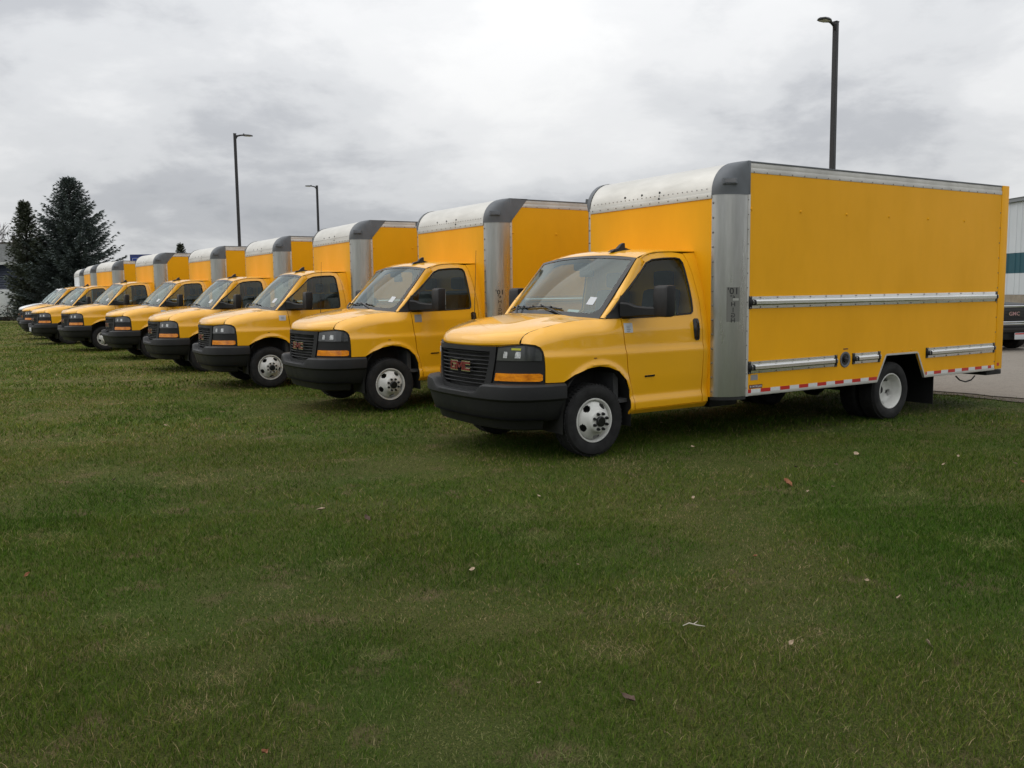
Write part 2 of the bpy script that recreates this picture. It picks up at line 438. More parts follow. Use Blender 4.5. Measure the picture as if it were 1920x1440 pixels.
def add_truck_parts():
    # ---------------- body sides
    fender = [(.364, .779), (.545, .779), (.549, .936), (.562, 1.08), (.585, 1.118), (.63, 1.145), (.714, 1.157), (.703, 1.195), (.680, 1.229), (.628, 1.262), (.52, 1.298), (.448, 1.312), (.335, 1.340), (.169, 1.358), (.052, 1.366), (-.141, 1.370), (-.334, 1.370), (-.374, 1.036), (-.400, .84), (-.462, .637), (-.496, .445), (-.500, .40), (-.440, .40), (-.437, .543), (-.421, .655), (-.37, .761), (-.27, .854), (-.141, .90), (-.024, .914), (.119, .899), (.261, .847)]
    door = [(-.509, .450), (-1.43, .457), (-1.437, 1.0), (-1.436, 1.43), (-1.425, 1.60), (-1.405, 1.80), (-1.375, 1.96), (-1.345, 2.03), (-1.2, 2.045), (-1.0, 2.038), (-.877, 2.022), (-.80, 1.999), (-.745, 1.972), (-.779, 1.941), (-.644, 1.804), (-.514, 1.687), (-.361, 1.571), (-.335, 1.545), (-.344, 1.362), (-.384, 1.036), (-.410, .84), (-.472, .637)]
    window = [(-.79, 1.925), (-.886, 1.962), (-1.05, 1.978), (-1.216, 1.983), (-1.275, 1.972), (-1.303, 1.93), (-1.322, 1.68), (-1.326, 1.47), (-1.322, 1.42), (-1.295, 1.398), (-1.1, 1.388), (-.8, 1.38), (-.52, 1.376), (-.36, 1.372), (-.352, 1.545), (-.37, 1.571), (-.522, 1.687), (-.652, 1.800)]
    corner = [(-1.443, .455), (-1.520, .455), (-1.520, 2.045), (-1.352, 2.035), (-1.382, 1.96), (-1.412, 1.80), (-1.432, 1.60), (-1.443, 1.43)]
    rocker = [(-.50, .395), (-1.515, .395), (-1.515, .447), (-.506, .440)]
    for s in (1, -1):
        f = SIDE(s)
        rec('fender', pmesh(panel(fender, f, res=.022, depth=.03), 'fender', Y))
        d = rec('door', pmesh(panel(door, f, [window], res=.024, depth=.03), 'door', Y))
        rec('window_glass', pmesh(panel(window, f, res=.08, depth=0, lift=-.012), 'window_glass', GLS), d)
        # black weatherstrip round the window
        mb = MB(); L = [(x, W(x, z), z) for x, z in resample(window, .05)]; L = [(x, s * (y - .004), z) for x, y, z in L]; L.append(L[0])
        rec('weatherstrip', mb.tube(L, .011, 6, False).mesh('weatherstrip', BLK), d)
        rec('door_trim', pmesh(panel([(-.52, .5), (-1.41, .5), (-1.41, 1.36), (-.40, 1.36)], f, res=.12, depth=0, lift=-.09), 'door_trim', INT), d)
        hd = MB(); hp = [(-1.312, 1.332), (-1.33, 1.345), (-1.375, 1.345), (-1.392, 1.33), (-1.398, 1.25), (-1.392, 1.135), (-1.378, 1.118), (-1.338, 1.118), (-1.32, 1.135), (-1.31, 1.25)]
        panel(hp, f, res=.03, depth=.02, mb=hd, lift=.006)
        hd.tube([(-1.335, s * 1.02, 1.315), (-1.33, s * 1.038, 1.30), (-1.332, s * 1.038, 1.16), (-1.337, s * 1.02, 1.145)], .016, 6)
        rec('door_handle', pmesh(hd, 'door_handle', BLKG), d)
        eb = [(-.627, .786), (-.757, .788), (-.757, .772), (-.627, .770)]
        rec('door_emblem', pmesh(panel(eb, f, res=.04, depth=.01, lift=.008), 'door_emblem', BLKG), d)
        rec('cab_corner', pmesh(panel(corner, f, res=.05, depth=.02), 'cab_corner', Y))
        rec('rocker_panel', pmesh(panel(rocker, f, res=.04, depth=.04), 'rocker_panel', Y))
        rec('wheel_arch_liner', liner(s), None)
        # black triangle in front of the window carrying the mirror
        sail = [(-.165, 1.375), (-.20, 1.41), (-.335, 1.553), (-.368, 1.60), (-.40, 1.545), (-.44, 1.50), (-.50, 1.478), (-.515, 1.42), (-.512, 1.376)]
        rec('mirror_sail', pmesh(panel(sail, f, res=.04, depth=.03, lift=.012), 'mirror_sail', BLK))
        # gutter over the door
        gt = [(x, s * (W(x, z) + .004), z) for x, z in [(-.690, 1.965), (-.745, 1.985), (-.80, 2.010), (-.877, 2.033), (-1.0, 2.049), (-1.2, 2.056), (-1.515, 2.057)]]
        rec('roof_gutter', MB().tube([tuple(p) for p in catmull(gt, 4)], .009, 6).mesh('roof_gutter', Y))
    # ---------------- windscreen pillars
    inner = catmull([(-.150, .872, 1.378), (-.32, .875, 1.575), (-.49, .865, 1.775), (-.60, .848, 1.905), (-.668, .832, 1.975)], 6)
    outer = catmull([(-.172, .935, 1.374), (-.350, .937, 1.571), (-.505, .902, 1.695), (-.645, .866, 1.808), (-.725, .842, 1.888), (-.770, .824, 1.938), (-.748, .812, 1.974)], 6)
    NP = 24; inner = resamp(inner, NP); outer = resamp(outer, NP)
    for s in (1, -1):
        for i0, i1, nm in ((0, 7, 'lower_pillar'), (7, NP, 'upper_pillar')):
            rows = []
            for i in range(i0, i1 + 1):
                a, b = Vector(inner[i]), Vector(outer[i])
                if nm == 'upper_pillar' and i == i0:
                    a = a.lerp(Vector(inner[i + 1]), .12); b = b.lerp(Vector(outer[i + 1]), .12)
                m_ = (a + b) / 2 + Vector((.013, .013, .004))
                row = [a + Vector((-.03, -.02, -.01)), a, a * .5 + m_ * .5 + Vector((.004, .002, .002)), m_, b * .5 + m_ * .5 + Vector((.003, .004, .001)), b, b + Vector((-.02, -.03, 0))]
                rows.append([(p.x, s * p.y, p.z) for p in row])
            rec(nm, MB().grid(rows).mesh(nm, Y, 50))
    # ---------------- hood
    zc_ = catmull([(.946, 1.130), (.950, 1.150), (.938, 1.192), (.898, 1.235), (.80, 1.276), (.6, 1.328), (.35, 1.374), (.12, 1.408)], 5)
    sc_ = catmull([(.722, 1.156), (.718, 1.175), (.706, 1.198), (.678, 1.232), (.622, 1.266), (.455, 1.313), (.21, 1.356), (-.135, 1.373)], 5)
    rows = []
    nu = 15
    for (xc, zc2), (xs, zs) in zip(zc_, sc_):
        ys_ = W(xs, min(zs, zl(xs))) - .004; row = []
        for k in range(-nu, nu + 1):
            u = k / nu; a = abs(u)
            g = a ** 2.5
            sh0 = (GPx[0] - float(np.interp(a * ys_, GPy, GPx))) / (GPx[0] - float(np.interp(ys_, GPy, GPx)))
            fr_ = min(1, max(0, (.8 - xc) / .5)); sh0 = sh0 * (1 - fr_) + a ** 2.35 * fr_
            x = xc + (xs - xc) * sh0; z = zc2 + (zs - zc2) * g
            v = min(1, max(0, (.85 - x) / .5))
            z += .011 * v * (1 / (1 + exp((a - .60 + .10 * (x - .3)) / .022)))
            row.append((x, u * ys_, z))
        rows.append(row)
    hood = MB().grid(rows)
    low = [(x, y, z - .03) for x, y, z in rows[0]]; hood.grid([[(x - .035, y, z) for x, y, z in low], rows[0]])
    rec('hood', hood.mesh('hood', Y, 60))
    # ---------------- windscreen
    def WS(u, v, off=0.):
        a = u * u
        bx, bz = .062 - .212 * a, 1.408 - .033 * a; by = .868 * u
        tx, tz = -.600 - .062 * a, 2.024 - .046 * a; ty = .832 * u
        q = .022 * (1 - a) * sin(pi * v)
        x = bx + (tx - bx) * v + q + off * .68; z = bz + (tz - bz) * v + q + off * .73; return (x, by + (ty - by) * v, z)
    n1, n2 = 24, 14
    def wpatch(u0, u1, v0, v1, off, nm, m, a=n1, b=n2):
        return MB().grid([[WS(u0 + (u1 - u0) * i / a, v0 + (v1 - v0) * j / b, off) for i in range(a + 1)] for j in range(b + 1)]).mesh(nm, m, 60)
    ws = rec('windshield', wpatch(-.955, .955, .06, .96, 0, 'windshield', GLW))
    bd = MB()
    for (u0, u1, v0, v1) in ((-1, 1, -.05, .06), (-1, 1, .955, 1.0), (-1, -.945, .06, .955), (.945, 1, .06, .955)):
        a = 24 if u1 - u0 > 1 else 2; b = 3 if v1 - v0 < .5 else 14
        bd.grid([[WS(u0 + (u1 - u0) * i / a, v0 + (v1 - v0) * j / b, .004) for i in range(a + 1)] for j in range(b + 1)])
    # rounded lower corners of the black border
    for s in (1, -1):
        fan = [WS(s * .95, .05, .004)]
        arc = [WS(s * (.95 - .14 * (1 - sin(t))), .05 + .16 * (1 - cos(t)), .004) for t in np.linspace(0, pi / 2, 7)]
        bd.add(fan + arc, [(0, i, i + 1) for i in range(1, 7)])
    rec('glass_border', bd.mesh('glass_border', BLKG, 60), ws)
    rec('sticker', wpatch(.74, .83, .19, .31, .003, 'sticker', STK, 2, 2), ws, {1, 2, 3, 4, 5, 6, 7})
    rec('paper', wpatch(.52, .68, .085, .12, -.02, 'paper', STK, 2, 2), ws, {1})
    sh = MB().box(-.66, -.54, -.09, .07, 1.87, 1.95, .02); rec('sensor_housing', sh.mesh('sensor_housing', BLK), ws)
    rv = MB().box(-.60, -.57, -.02, .22, 1.80, 1.87, .015); rv.tube([(-.60, .08, 1.87), (-.62, .06, 1.95)], .01, 6)
    rec('inside_mirror', rv.mesh('inside_mirror', BLK), ws)
    # cowl, between hood and glass
    rows = []
    for k in range(-12, 13):
        u = k / 12; a = abs(u); x0, y0, z0 = WS(u, -.03, .006)
        xf = .128 - .262 * a ** 2.35; zf = 1.400 - .034 * a ** 2.5
        rows.append([(x0, y0 * .99, z0), (x0 * .5 + xf * .5, y0 * .985, (z0 + zf) / 2 - .004), (xf, y0 * .98, zf - .004), (xf + .02, y0 * .98, zf - .05)])
    rec('cowl', MB().grid(rows).mesh('cowl', BLK, 60))
    for (piv, u0, u1, ym) in ((.60, -.24, .47, .1), (-.34, -.80, -.14, -.47)):
        wb = MB()
        bl = [WS(u0 + (u1 - u0) * i / 8, .085 + .02 * sin(pi * i / 8), .016) for i in range(9)]
        wb.tube(bl, .009, 5)
        for i in range(2, 7, 2): wb.tube([bl[i], tuple(Vector(bl[i]) + Vector((.014, 0, .014)))], .008, 4)
        mid_ = tuple(Vector(bl[4]) + Vector((.02, 0, .02)))
        p0 = WS(piv, -.035, .02)
        wb.tube([p0, tuple((Vector(p0) * .6 + Vector(mid_) * .4) + Vector((.012, 0, .012))), mid_], [.014, .012, .008], 6)
        wb.tube([(p0[0], p0[1], p0[2] - .03), (p0[0], p0[1], p0[2] + .012)], .022, 8)
        rec('wiper', wb.mesh('wiper', BLKG))
    # ---------------- roof
    rc = catmull([(-.602, 2.028), (-.64, 2.047), (-.72, 2.073), (-.88, 2.094), (-1.1, 2.104), (-1.3, 2.104), (-1.52, 2.100)], 4)
    rs = catmull([(-.666, .829, 1.979), (-.70, .818, 1.992), (-.76, .799, 2.008), (-.90, .779, 2.045), (-1.1, .772, 2.058), (-1.3, .770, 2.061), (-1.52, .770, 2.061)], 4)
    rows = []
    for (xc, zc2), (xs, ys_, zs) in zip(rc, rs):
        row = []
        for k in range(-14, 15):
            u = k / 14; a = abs(u); row.append((xc + (xs - xc) * a * a, u * ys_, zc2 + (zs - zc2) * a ** 2.6))
        rows.append(row)
    rec('cab_roof', MB().grid(rows).mesh('cab_roof', Y, 60))
    an = MB()
    ap = [(-.66, .0), (-.70, .022), (-.76, .035), (-.80, .075), (-.835, .095), (-.855, .092), (-.85, .045), (-.90, .03), (-.93, .026), (-.93, .0)]
    an.prism([(x, z) for x, z in ap], lambda x, z: (x, .385 - .02 * (1 - z / .1), 2.060 + z), lambda x, z: (x, .415 + .02 * (1 - z / .1), 2.060 + z))
    rec('roof_antenna', an.mesh('roof_antenna', BLK, 30))
    wa = MB().tube([(.27, -.885, 1.33), (.265, -.885, 1.40), (.23, -.885, 2.12)], [.008, .004, .002], 5); wa.tube([(.27, -.885, 1.30), (.268, -.885, 1.335)], .016, 8)
    rec('whip_antenna', wa.mesh('whip_antenna', BLK))
    # ---------------- nose: grille, lamps, bumper
    ho, zt = .565, 1.124
    fo = [(-sy(.562), 1.124), (-sy(.55), 1.0), (-sy(.515), .80), (-sy(.49), .715), (-sy(.44), .688), (0, .680), (sy(.44), .688), (sy(.49), .715), (sy(.515), .80), (sy(.55), 1.0), (sy(.562), 1.124), (0, 1.124)]
    hi_ = [(-sy(.492), 1.076), (-sy(.475), .95), (-sy(.43), .79), (-sy(.40), .745), (-sy(.34), .722), (0, .712), (sy(.34), .722), (sy(.40), .745), (sy(.43), .79), (sy(.475), .95), (sy(.492), 1.076), (0, 1.08)]
    gr = rec('grille', pmesh(panel(fo, FRONT(.012), [hi_], res=.05, depth=.05), 'grille', BLKB))
    rec('grille_back', pmesh(panel(fo, FRONT(-.05), res=.09, depth=0), 'grille_back', DARK), gr)
    for k in range(9):
        z = .752 + k * .0385; hw = interp(z, [(.74, .41), (.79, .44), (.95, .485), (1.08, .50)])
        F = FRONT(); rows = []
        for i in range(13):
            s = -sy(hw) + 2 * sy(hw) * i / 12
            row = []
            for off, dz in ((-.045, .007), (-.004, .007), (.0, .003), (-.004, -.006), (-.045, -.009)): row.append(FRONT(off)(s, z + dz))
            rows.append(row)
        rec('grille_slat', MB().grid(rows).mesh('grille_slat', BLKB, 25), gr)
    # emblem letters
    def letters(off, grow):
        mb = MB(); H, w, st = .088, .112, .023
        def bar(x0, x1, z0, z1):
            mb.prism([(x0 - grow, z0 - grow), (x1 + grow, z0 - grow), (x1 + grow, z1 + grow), (x0 - grow, z1 + grow)], lambda a, b: FRONT(off)(a, b), lambda a, b: FRONT(off - .03)(a, b))
        zc0 = .915; z0, z1 = zc0 - H / 2, zc0 + H / 2
        x = -.19                                                       # G (seen from the front: +y is to the right)
        for r in ((x, x + w, z1 - st, z1), (x, x + st, z0, z1), (x, x + w, z0, z0 + st), (x + w - st, x + w, z0, z0 + .045), (x + w * .5, x + w, z0 + .034, z0 + .034 + st * .8)): bar(*r)
        x = -.066                                                      # M
        bar(x, x + st, z0, z1); bar(x + .112, x + .112 + st, z0, z1)
        for sg in (0, 1):
            a0, a1 = (x + st * .5, x + .0675) if sg == 0 else (x + .112 + st * .5, x + .0675)
            p = [(a0 - st * .45, z1), (a0 + st * .45, z1), (a1 + st * .45, z0 + .022), (a1 - st * .45, z0 + .022)]
            mb.prism(p, lambda a, b: FRONT(off - .001)(a, b), lambda a, b: FRONT(off - .03)(a, b))
        x = .082                                                        # C
        for r in ((x, x + w, z1 - st, z1), (x, x + st, z0, z1), (x, x + w, z0, z0 + st)): bar(*r)
        return mb
    em = rec('emblem', letters(.018, .008).mesh('emblem', CHR, 20), gr)
    rec('emblem_face', letters(.023, -.001).mesh('emblem_face', RED, 20), gr)
    for s in (1, -1):
        def SF(off, lean=.035, s=s):
            F = FRONT(off, lean); return lambda a, z: F(s * a, z)
        so = sy(.947)
        sur = [(sy(.572), 1.122), (sy(.56), 1.0), (sy(.525), .80), (sy(.51), .762), (sy(.925), .772), (sy(.928), .93), (sy(.925), 1.07), (sy(.91), 1.108), (sy(.88), 1.135), (sy(.82), 1.150), (sy(.70), 1.140)]
        su = rec('headlight_surround', pmesh(panel(sur, SF(.0), res=.05, depth=.05), 'headlight_surround', BLK))
        hl = [(sy(.583), 1.108), (sy(.566), .992), (sy(.915), .992), (sy(.915), 1.06), (sy(.905), 1.095), (sy(.875), 1.122), (sy(.82), 1.136), (sy(.70), 1.126)]
        h = rec('headlight', pmesh(panel(hl, SF(.010), res=.05, depth=.012), 'headlight', LENS_M))
        for (a, b) in ((.635, .672), (.742, .785)):
            rp = [(sy(a), 1.018), (sy(b), 1.018), (sy(b + .006), 1.045), (sy(b + .004), 1.078), (sy(a + .012), 1.080), (sy(a + .004), 1.05)]
            rec('lamp_reflector', pmesh(panel(rp, SF(.014), res=.03, depth=.004), 'lamp_reflector', REFL), h)
        if s > 0:
            yt = [(sy(.715), 1.095), (sy(.79), 1.093), (sy(.793), 1.112), (sy(.717), 1.114)]
            rec('yellow_tag', pmesh(panel(yt, SF(.0135), res=.05, depth=.003), 'yellow_tag', YREF), h, {1})
        sg = [(sy(.545), .796), (sy(.905), .796), (sy(.917), .806), (sy(.918), .858), (sy(.907), .870), (sy(.558), .870)]
        t_ = rec('turn_signal', pmesh(panel(sg, SF(.014), res=.05, depth=.016), 'turn_signal', AMB))
    # bumper
    BP = catmull([(1.052, 0), (1.042, .33), (1.0, .60), (.92, .79), (.79, .915), (.62, .985), (.48, 1.006), (.36, 1.01)], 6)
    path = [(p[0], -p[1]) for p in BP[:0:-1]] + [(p[0], p[1]) for p in BP]
    def sweep(sec, lo=0, hi=None, dip=True):
        pts = path[lo:hi]; rows = []
        for i, (x, y) in enumerate(pts):
            x1, y1 = pts[max(i - 1, 0)]; x2, y2 = pts[min(i + 1, len(pts) - 1)]
            L = math.hypot(x2 - x1, y2 - y1); nx, ny = (y2 - y1) / L, -(x2 - x1) / L
            d = 1 / (1 + exp((abs(y) - .445) / .022)) if dip else 0
            row = []
            for o, z in sec:
                zz = z - .088 * d * max(0, (z - .66) / .11); row.append((x + nx * o, y + ny * o, zz))
            rows.append(row)
        return MB().grid(rows)
    bu = rec('front_bumper', sweep([(-.17, .772), (-.05, .772), (-.018, .768), (0, .75), (.006, .70), (.006, .64), (.006, .630), (-.006, .616), (-.020, .606), (-.042, .52), (-.066, .45), (-.095, .415), (-.17, .40)]).mesh('front_bumper', BLKB, 30))
    rec('valance', sweep([(-.06, .43), (-.11, .415), (-.14, .33), (-.20, .31)], 10, -10, False).mesh('valance', BLK, 30), bu)
    cl_ = MB().grid([[tuple(Vector((x, y, z)) ) for z in (.6235, .6285)] for x, y in [(p[0] + .0065, p[1]) for p in path[10:-10]]])
    # white front plate on one truck only
    rec('license_plate', MB().box(1.047, 1.056, -.20, .10, .49, .63, .004).mesh('license_plate', STK), bu, {7})
    # ---------------- mirrors
    for s in (1, -1):
        mb = MB().box(-.655, -.53, 1.215, 1.425, 1.385, 1.695, .035)
        mb.v = [(x + .05 * max(0, (z - 1.62) / .08) * -.3, y, z) for x, y, z in mb.v]
        if s < 0: mb.mirror()
        mr = rec('side_mirror', mb.mesh('side_mirror', BLK, 50))
        ar = MB(); rows = []
        for (x, y, z0, z1, d) in ((-.36, .96, 1.378, 1.535, .05), (-.43, .995, 1.380, 1.525, .05), (-.475, 1.04, 1.384, 1.498, .045), (-.53, 1.12, 1.388, 1.486, .04), (-.58, 1.24, 1.390, 1.482, .04)):
            rows.append([(x + d, y + d * .6, z0 + .015), (x + d, y + d * .6, z1 - .015), (x + d * .5, y + d * .3, z1), (x - d * .5, y - d * .3, z1), (x - d, y - d * .6, z1 - .015), (x - d, y - d * .6, z0 + .015), (x - d * .5, y - d * .3, z0), (x + d * .5, y + d * .3, z0)])
        ar.grid(rows, closed=True)
        if s < 0: ar.mirror()
        rec('mirror_arm', ar.mesh('mirror_arm', BLK, 50), mr)
        mg = MB().box(-.664, -.657, 1.235, 1.405, 1.46, 1.675, .0); mg.box(-.664, -.657, 1.235, 1.405, 1.40, 1.445)
        if s < 0: mg.mirror()
        rec('mirror_glass', mg.mesh('mirror_glass', MIRG), mr)
    # ---------------- cab inside
    ds = MB().grid([[(x, y, z - .03 * abs(y)) for x, z in ((.0, 1.30), (-.08, 1.375), (-.22, 1.365), (-.34, 1.33), (-.36, 1.22), (-.33, 1.0))] for y in np.linspace(-.86, .86, 9)])
    rec('dashboard', ds.mesh('dashboard', INT, 50))
    sw = MB(); cx, cz = -.46, 1.27
    ring = [(cx + .09 * cos(t), .42 + .19 * sin(t), cz + .165 * cos(t)) for t in np.linspace(0, 2 * pi, 25)]
    sw.tube(ring, .017, 6, False); sw.tube([(cx, .42, cz), (cx + .2, .42, cz - .1)], .04, 8)
    for t in (0.5, 2.1, 3.7): sw.tube([(cx, .42, cz), (cx + .09 * cos(t), .42 + .19 * sin(t), cz + .165 * cos(t))], .02, 5)
    rec('steering_wheel', sw.mesh('steering_wheel', BLK))
    for y in (.42, -.42):
        st = MB().box(-1.2, -.68, y - .25, y + .25, .92, 1.08, .05)
        b_ = MB().box(-1.36, -1.2, y - .24, y + .24, 1.0, 1.66, .05); b_.v = [(x - .16 * (z - 1.0), yy, z) for x, yy, z in b_.v]; st.add(b_.v, b_.f)
        h_ = MB().box(-1.46, -1.36, y - .13, y + .13, 1.68, 1.86, .04); st.add(h_.v, h_.f)
        rec('seat', st.mesh('seat', INT, 50))
    fl = MB().box(-1.51, -.3, -.93, .93, .52, .56); fl.box(-.36, -.30, -.9, .9, .56, 1.28)
    rec('cab_floor', fl.mesh('cab_floor', INT))
    fw = MB().box(-.30, .80, -.55, .55, .55, 1.05, .05); rec('engine_bay', fw.mesh('engine_bay', DARK))
    rows = [[(x, u * .76, z - .04 * abs(u) ** 2.6) for u in np.linspace(-1, 1, 9)] for x, z in ((-.64, 2.015), (-.75, 2.045), (-1.0, 2.07), (-1.505, 2.07))]
    rec('headliner', MB().grid(rows).mesh('headliner', INT))
    # ---------------- wheels
    def wheel(y, c, front):
        """tyre+rim at outer face y (driver's side), axle c=(x,z)"""
        x0, z0 = c; rr_ = lambda r: r if r < .25 else .25 + (r - .25) * .885
        ty = MB().lathe_y([(-.20, .222), (-.215, .25), (-.222, .30), (-.212, .345), (-.19, .366), (-.15, .372), (-.10, .374), (-.05, .372), (-.010, .366), (.012, .345), (.022, .30), (.015, .25), (0, .222), (-.02, .21)], (0, 0, 0), 48)
        ty.v = [(x0 + v[0] * rr_(math.hypot(v[0], v[2])) / max(.01, math.hypot(v[0], v[2])), y + v[1], z0 + v[2] * rr_(math.hypot(v[0], v[2])) / max(.01, math.hypot(v[0], v[2]))) for v in ty.v]
        # tread blocks
        for k in range(56):
            a = 2 * pi * k / 56
            for j, (yy0, yy1) in enumerate(((-.19, -.14), (-.125, -.075), (-.06, -.01))):
                aa = a + (j % 2) * pi / 56; da = .038
                P = []
                for r in (.350, .3625):
                    for q, w in ((aa - da, yy0), (aa + da, yy0), (aa + da, yy1), (aa - da, yy1)): P.append((x0 + r * cos(q), y + w, z0 + r * sin(q)))
                ty.add(P, [(4, 5, 6, 7), (0, 1, 5, 4), (1, 2, 6, 5), (2, 3, 7, 6), (3, 0, 4, 7)])
        rim = MB().lathe_y([(-.02, .214), (.0, .2215), (.006, .218), (.004, .208), (-.012, .199), (-.03, .196), (-.055, .190), (-.10, .178), (-.17, .178), (-.20, .205)], (x0, y, z0), 48)
        disc = MB(); n = 110
        prof = [(-.045, .192), (-.018, .188), (.008, .172), (.025, .150), (.045, .128), (.068, .115), (.086, .108), (.092, .098), (.093, .06), (.093, .045)]
        if front:
            prof = [(np.interp(r, [p[1] for p in prof[4::-1]], [p[0] for p in prof[4::-1]]), r) for r in np.linspace(.192, .128, 15)] + prof[5:]
        else: prof = [(-.10, .179), (-.125, .168), (-.145, .150), (-.155, .128), (-.160, .110), (-.162, .06), (-.162, .045)]
        rows = [[(x0 + r * cos(2 * pi * k / n), y + yy, z0 + r * sin(2 * pi * k / n)) for k in range(n)] for yy, r in prof]
        holes = [radians(50 + 72 * q) for q in range(5)]
        o = len(disc.v); disc.v += [p for r in rows for p in r]
        for i in range(len(rows) - 1):
            for k in range(n):
                am = 2 * pi * (k + .5) / n; rm_ = (prof[i][1] + prof[i + 1][1]) / 2
                hole = any((((am - h + pi) % (2 * pi) - pi) / .245) ** 2 + ((rm_ - (.161 if front else .155)) / .024) ** 2 < 1 for h in holes)
                if not hole: disc.f.append((o + i * n + k, o + i * n + (k + 1) % n, o + (i + 1) * n + (k + 1) % n, o + (i + 1) * n + k))
        yc = prof[-1][0]
        cap = MB().lathe_y([(yc - .01, .052), (yc + .022, .050), (yc + .028, .044), (yc + .029, .0001)], (x0, y, z0), 20)
        back = MB().lathe_y([(-.10, .185), (-.10, .0001)] if front else [(-.185, .178), (-.185, .0001)], (x0, y, z0), 24)
        nuts = []
        for k in range(8):
            a = 2 * pi * (k + .5) / 8; nb = MB().lathe_y([(yc - .004, .0165), (yc + .02, .0150), (yc + .032, .011), (yc + .034, .0001)], (x0 + .080 * cos(a), y, z0 + .080 * sin(a)), 8); nuts.append(nb)
        return ty, rim, disc, cap, back, nuts
    for s in (1, -1):
        for front in (True, False):
            x, y = (0, .972) if front else (-4.496, 1.165)
            ty, rim, disc, cap, back, nuts = wheel(y, (x, .376 if front else .365), front)
            if s < 0:
                for q in [ty, rim, disc, cap, back] + nuts: q.mirror()
            wn = 'front_wheel' if front else 'rear_wheel'
            w = rec(wn, rim.mesh(wn, WHEELW, 40))
            rec('tyre', ty.mesh('tyre', RUB, 35), w)
            rec('wheel_disc', disc.mesh('wheel_disc', WHEELW, 40), w)
            rec('wheel_back', back.mesh('wheel_back', DARK), w)
            rec('hub_cap', cap.mesh('hub_cap', BLKG), w)
            if front: 
                for nb in nuts: rec('lug_nut', nb.mesh('lug_nut', BLKG), w)
            if not front:
                t2, r2, *_ = wheel(y - .275, (x, .365), False)
                if s < 0: t2.mirror()
                rec('inner_tyre', t2.mesh('inner_tyre', RUB, 35), w)
    # ---------------- chassis
    ch = MB()
    for s in (1, -1): ch.box(-6.6, .75, s * .40 - .04, s * .40 + .04, .50, .68)
    for x in (-1.6, -2.6, -3.4, -5.2, -6.2): ch.box(x - .04, x + .04, -.4, .4, .54, .64)
    rec('chassis_rail', ch.mesh('chassis_rail', DARK))
    ax = MB().tube([(-4.496, -.95, .365), (-4.496, .95, .365)], .055, 8); ax.lathe_y([(-.16, .02), (-.14, .1), (-.06, .155), (.06, .155), (.14, .1), (.16, .02)], (-4.496, .0, .365), 14)
    ax.tube([(-4.4, 0, .4), (-2.6, 0, .5), (-1.0, 0, .52)], .045, 8); ax.tube([(0, -.85, .365), (0, .85, .365)], .05, 8)
    rec('axle', ax.mesh('axle', DARK))
    tk = MB().box(-3.6, -2.35, -.35, .38, .36, .60, .06); tk.box(-2.2, -1.75, .42, .80, .34, .50, .04); rec('fuel_tank', tk.mesh('fuel_tank', DARK))
    ex = MB().tube([(-1.0, -.5, .40), (-3.0, -.5, .40), (-4.0, -.55, .5), (-4.9, -.6, .5), (-5.6, -1.0, .42)], .05, 8); ex.tube([(-2.3, -.5, .4), (-2.9, -.5, .4)], .12, 10)
    rec('exhaust_pipe', ex.mesh('exhaust_pipe', DARK))
    sp = MB()
    for s in (1, -1): sp.tube([(-3.75, s * .55, .50), (-4.1, s * .55, .42), (-4.496, s * .55, .36), (-4.9, s * .55, .42), (-5.25, s * .55, .52)], .04, 6)
    rec('leaf_spring', sp.mesh('leaf_spring', DARK))
    for s in (1, -1): rec('mud_flap', MB().box(-5.37, -5.36, s * .73, s * 1.19, .135, .60).mesh('mud_flap', BLK))
    for s in (1, -1):
        ww = MB().box(-5.12, -4.10, s * .62, s * .66, .50, .86); ww.box(-5.10, -4.12, s * .66, s * 1.20, .835, .86)
        rec('wheel_well', ww.mesh('wheel_well', DARK))
    # ---------------- cargo box
    XF, XP, XR, YB, ZB, ZR, ZT, YI = -1.517, -1.85, -6.72, 1.229, .50, 2.862, 2.978, 1.035
    rec('front_wall', MB().box(XF - .03, XF, -YI, YI, ZB, 2.66).mesh('front_wall', YP))
    rec('box_floor', MB().box(XR, XP + .1, -1.2, 1.2, ZB + .36, ZB + .42).mesh('box_floor', DARK))
    rec('box_crossmember', join_boxes([(x - .03, x + .03, -1.18, 1.18, ZB + .02, ZB + .358) for x in np.arange(-6.5, -1.8, .45) if not -5.2 < x < -4.05]).mesh('box_crossmember', DARK))
    rec('box_roof', MB().box(XR - .14, XP, -1.20, 1.20, ZT - .035, ZT - .004).mesh('box_roof', WPP))
    rec('rear_wall', MB().box(XR - .10, XR - .06, -1.16, 1.16, ZB, ZT - .04).mesh('rear_wall', YP))
    ra = 2.645
    def roll(t): return (XP + (XF - XP) * cos(t), ra + (ZT - ra) * sin(t))
    rows = []
    for i in range(13):
        x, z = roll(pi / 2 * i / 12); rows.append([(x, y, z) for y in np.linspace(-YI, YI, 9)])
    rows = [[(XF + .003, y, 2.60) for y in np.linspace(-YI, YI, 9)]] + [[(x + .003, y, z) for x, y, z in r] for r in rows]
    rec('roof_cap', MB().grid(rows).mesh('roof_cap', ALUS, 50))
    rec('cap_strip', MB().box(XF + .004, XF + .009, -YI, YI, 2.595, 2.655, .002).mesh('cap_strip', ALUS))
    holes_ = MB()
    for y in (-.20, .06, .33): holes_.lathe_y([(0, .0001), (0, .016)], (0, 0, 0), 10)
    hv = MB()
